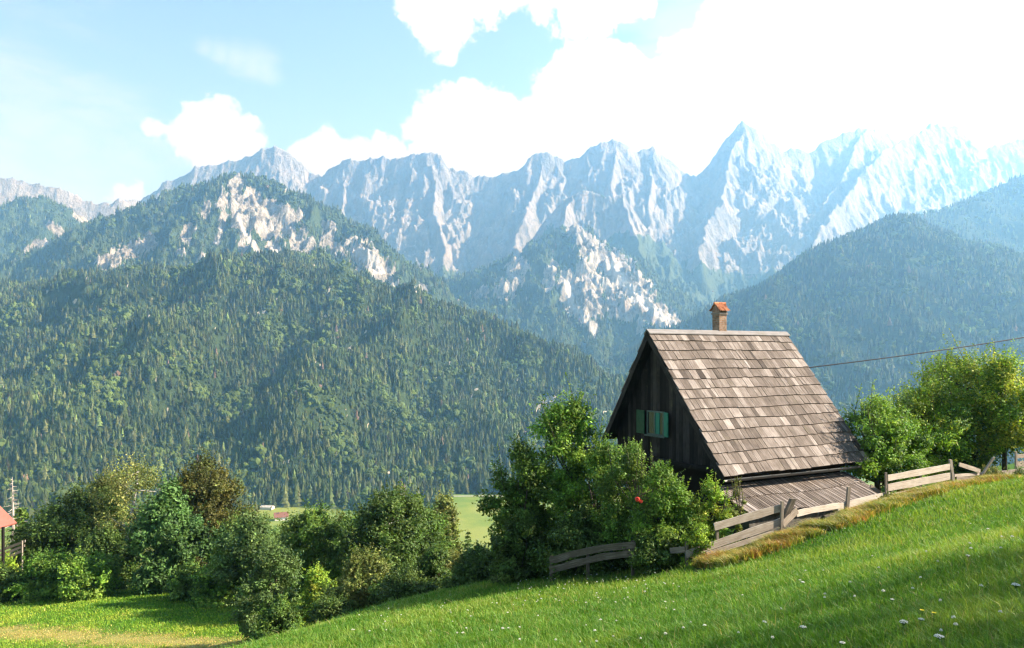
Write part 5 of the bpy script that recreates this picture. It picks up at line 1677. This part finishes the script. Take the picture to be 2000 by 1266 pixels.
def build_world():
    sc = bpy.context.scene
    w = bpy.data.worlds.new('World')
    sc.world = w
    w.use_nodes = True
    t = w.node_tree
    bg = t.nodes['Background']
    sky = t.nodes.new('ShaderNodeTexSky')
    sky.sky_type = 'NISHITA'
    sky.sun_disc = False
    sky.sun_elevation = R(SUN_EL)
    sky.sun_rotation = R(90 - SUN_AZ)
    sky.altitude = 900
    sky.dust_density = 1.2
    sky.ozone_density = 1.0

    def mathn(op, a, b=0.0, clamp=False):
        nd = t.nodes.new('ShaderNodeMath'); nd.operation = op; nd.use_clamp = clamp
        for s, v in zip(nd.inputs, (a, b)):
            if hasattr(v, 'node'): t.links.new(v, s)
            else: s.default_value = v
        return nd.outputs[0]
    tc = t.nodes.new('ShaderNodeTexCoord')
    dirn = tc.outputs['Generated']

    def noise(scale, detail, rough):
        n = t.nodes.new('ShaderNodeTexNoise')
        n.inputs['Scale'].default_value = scale; n.inputs['Detail'].default_value = detail; n.inputs['Roughness'].default_value = rough
        t.links.new(dirn, n.inputs['Vector'])
        return n.outputs['Fac']
    billow = noise(13.0, 10, 0.66)
    wm = t.nodes.new('ShaderNodeMapping'); wm.inputs['Scale'].default_value = (1.0, 1.0, 3.6); wm.inputs['Rotation'].default_value = (0, R(-12), 0)
    t.links.new(dirn, wm.inputs['Vector'])
    wn = t.nodes.new('ShaderNodeTexNoise'); wn.inputs['Scale'].default_value = 6.0; wn.inputs['Detail'].default_value = 8; wn.inputs['Roughness'].default_value = 0.62; wn.inputs['Distortion'].default_value = 0.6
    t.links.new(wm.outputs[0], wn.inputs['Vector'])
    wisp = wn.outputs['Fac']

    def blob(x, y, rad, k=1.0):
        v = P(x, y, 1.0); v /= np.linalg.norm(v)
        d = t.nodes.new('ShaderNodeVectorMath'); d.operation = 'DISTANCE'
        t.links.new(dirn, d.inputs[0]); d.inputs[1].default_value = v
        return mathn('SUBTRACT', k, mathn('DIVIDE', d.outputs['Value'], rad / F))
    # cumulus: heaped balls along the range, and the bright bank towards the sun
    balls = [(405, 262, 80), (365, 250, 48), (470, 270, 52), (440, 300, 70), (305, 245, 26), (380, 225, 30), (640, 300, 55), (700, 285, 45), (745, 275, 40), (600, 300, 30), (800, 262, 48), (860, 250, 80), (920, 225, 60), (915, 200, 34), (980, 240, 70),
             (900, 300, 90), (1010, 300, 90), (1080, 230, 80), (1085, 150, 50), (1150, 140, 70), (1180, 110, 40), (1220, 160, 70), (1140, 230, 120), (1300, 220, 120), (1450, 200, 190), (1700, 160, 300), (2000, 120, 340), (1650, -60, 240), (1480, 80, 130), (870, 40, 70),
             (890, 80, 34), (830, 0, 60), (930, -10, 60), (1060, 20, 44), (1150, 0, 80), (1240, -10, 60), (1080, 50, 26), (250, 385, 40), (1000, -60, 80), (770, 300, 60), (820, 300, 60), (850, 310, 70), (690, 315, 50)]
    m = None
    for b in balls:
        x = blob(*b)
        x = mathn('MULTIPLY', x, b[2] / 60.0)
        m = x if m is None else mathn('MAXIMUM', m, x)
    m = mathn('ADD', m, mathn('MULTIPLY', mathn('SUBTRACT', billow, 0.52), 2.6))
    mr = t.nodes.new('ShaderNodeMapRange'); mr.interpolation_type = 'SMOOTHSTEP'
    mr.inputs['From Min'].default_value = 0.0; mr.inputs['From Max'].default_value = 0.22
    t.links.new(m, mr.inputs['Value'])
    cum = mr.outputs[0]
    # thin veils
    v = None
    for b in [(60, 235, 110), (150, 340, 210), (0, 330, 200), (400, 95, 26), (430, 106, 32), (462, 116, 38), (495, 126, 42), (520, 134, 36), (-250, 150, 320), (1350, 60, 160)]:
        x = mathn('MULTIPLY', blob(*b), 1.0)
        v = x if v is None else mathn('MAXIMUM', v, x)
    v = mathn('ADD', mathn('MULTIPLY', v, 1.0), mathn('MULTIPLY', mathn('SUBTRACT', wisp, 0.52), 3.0))
    mv = t.nodes.new('ShaderNodeMapRange'); mv.interpolation_type = 'SMOOTHSTEP'
    mv.inputs['From Min'].default_value = -0.1; mv.inputs['From Max'].default_value = 1.0; mv.inputs['To Max'].default_value = 0.42
    t.links.new(v, mv.inputs['Value'])
    tint = t.nodes.new('ShaderNodeMix'); tint.data_type = 'RGBA'; tint.blend_type = 'MULTIPLY'
    tint.inputs[0].default_value = 1.0
    t.links.new(sky.outputs[0], tint.inputs[6]); tint.inputs[7].default_value = SKY_TINT
    cov = mathn('MAXIMUM', cum, mv.outputs[0])
    mx = t.nodes.new('ShaderNodeMix'); mx.data_type = 'RGBA'
    t.links.new(cov, mx.inputs[0]); t.links.new(tint.outputs[2], mx.inputs[6])
    mx.inputs[7].default_value = (CLOUD, CLOUD, CLOUD * 1.0, 1)
    t.links.new(mx.outputs[2], bg.inputs['Color'])
    bg.inputs['Strength'].default_value = SKY
    # sun
    ld = bpy.data.lights.new('sun', 'SUN')
    ld.energy = SUN
    ld.angle = R(0.5)
    ld.color = (1.0, 1.0, 1.0)
    o = bpy.data.objects.new('sun', ld)
    C.objects.link(o)
    s = Vector((math.cos(R(SUN_AZ)) * math.cos(R(SUN_EL)), math.sin(R(SUN_AZ)) * math.cos(R(SUN_EL)), math.sin(R(SUN_EL))))
    o.rotation_euler = s.to_track_quat('Z', 'Y').to_euler()
    o.location = s * 50
    # camera
    cd = bpy.data.cameras.new('camera')
    cd.sensor_width = 36; cd.lens = 36 * F / 2000
    cd.shift_y = (HY - 633) / 2000
    cd.clip_start = 0.1; cd.clip_end = 20000
    co = bpy.data.objects.new('camera', cd)
    C.objects.link(co)
    co.rotation_euler = (R(90), 0, 0)
    sc.camera = co
    sc.view_settings.view_transform = 'Standard'
    sc.view_settings.look = 'None'
    sc.view_settings.gamma = 1
    sc.view_settings.exposure = EXPO
    sc.render.engine = 'CYCLES'
    cy = sc.cycles
    cy.max_bounces = 5; cy.diffuse_bounces = 2; cy.glossy_bounces = 2; cy.transmission_bounces = 3; cy.volume_bounces = 1; cy.transparent_max_bounces = 4
    cy.use_denoising = True
    cy.denoising_prefilter = 'ACCURATE'
    cy.use_adaptive_sampling = False
    cy.pixel_filter_type = 'BLACKMAN_HARRIS'; cy.filter_width = 1.3
    cy.caustics_reflective = False; cy.caustics_refractive = False
    cy.sample_clamp_indirect = 6


SKY_TINT, CLOUD = (1.10, 1.05, 1.02, 1), 4.0
M['tile2'] = noisy_material('red_tile_roof', (0.15, 0.065, 0.045), (0.22, 0.10, 0.07), 0.6)

build_world()
build_air()
build_ground()
S = build_mountains()
build_forest(S['hill'], 'hillside_forest', 'dense mixed forest of spruce and broadleaf trees on the left hill', 52000, 13.5, 5, 6, 1, 101)
build_forest(S['summit'], 'summit_forest', 'dark conifer forest round the white cliffs of the summit', 20000, 17, 3, 5, 1, 102, 0.6, 0.4)
build_forest(S['peak'], 'peak_forest', 'dark conifer forest on the pointed peak', 12000, 18, 2, 5, 1, 103, 0.6, 0.4)
build_forest(S['range'], 'range_foot_forest', 'blue hazy forest along the foot of the limestone range', 16000, 19, 2, 5, 1, 108, 0.6)
build_forest(S['shoulder'], 'shoulder_forest', 'blue hazy forest on the far left mountain shoulder', 8000, 18, 2, 5, 1, 109, 0.6)
build_forest(S['slope'], 'slope_forest', 'hazy forest on the high right slope', 14000, 18, 2, 5, 1, 104)
build_forest(S['spur'], 'spur_forest', 'hazy mixed forest on the spur behind the cottage', 22000, 17, 3, 5, 1, 105)
build_forest(S['rise'], 'valley_forest', 'dark mixed forest on the low rise in the valley', 16000, 17, 4, 6, 1, 106)
VW = Sheet(-200, 1320, 200, 880, 1130, 80, [[(-300, 990, 1040), (1400, 990, 1040)]], lambda r: 0 * r)
VW.Z = ground_z(VW.X, VW.Y)
VW.veg = np.ones(VW.X.shape)
build_forest(VW, 'forest_edge', 'sunlit spruces along the foot of the hill at the valley field', 2600, 19, 6, 7, 1, 107, 0.3,
             extra=lambda u, y, z: y > np.where(1000 + F * u < 880, 968 - 75 * (1000 + F * u < 470) + 14 * np.sin(u * 40) + 26 * ((1000 + F * u > 500) & (1000 + F * u < 700)), 1088))
build_cottage()
build_fences()
build_buildings()
build_trees()
build_grass()
build_flowers()
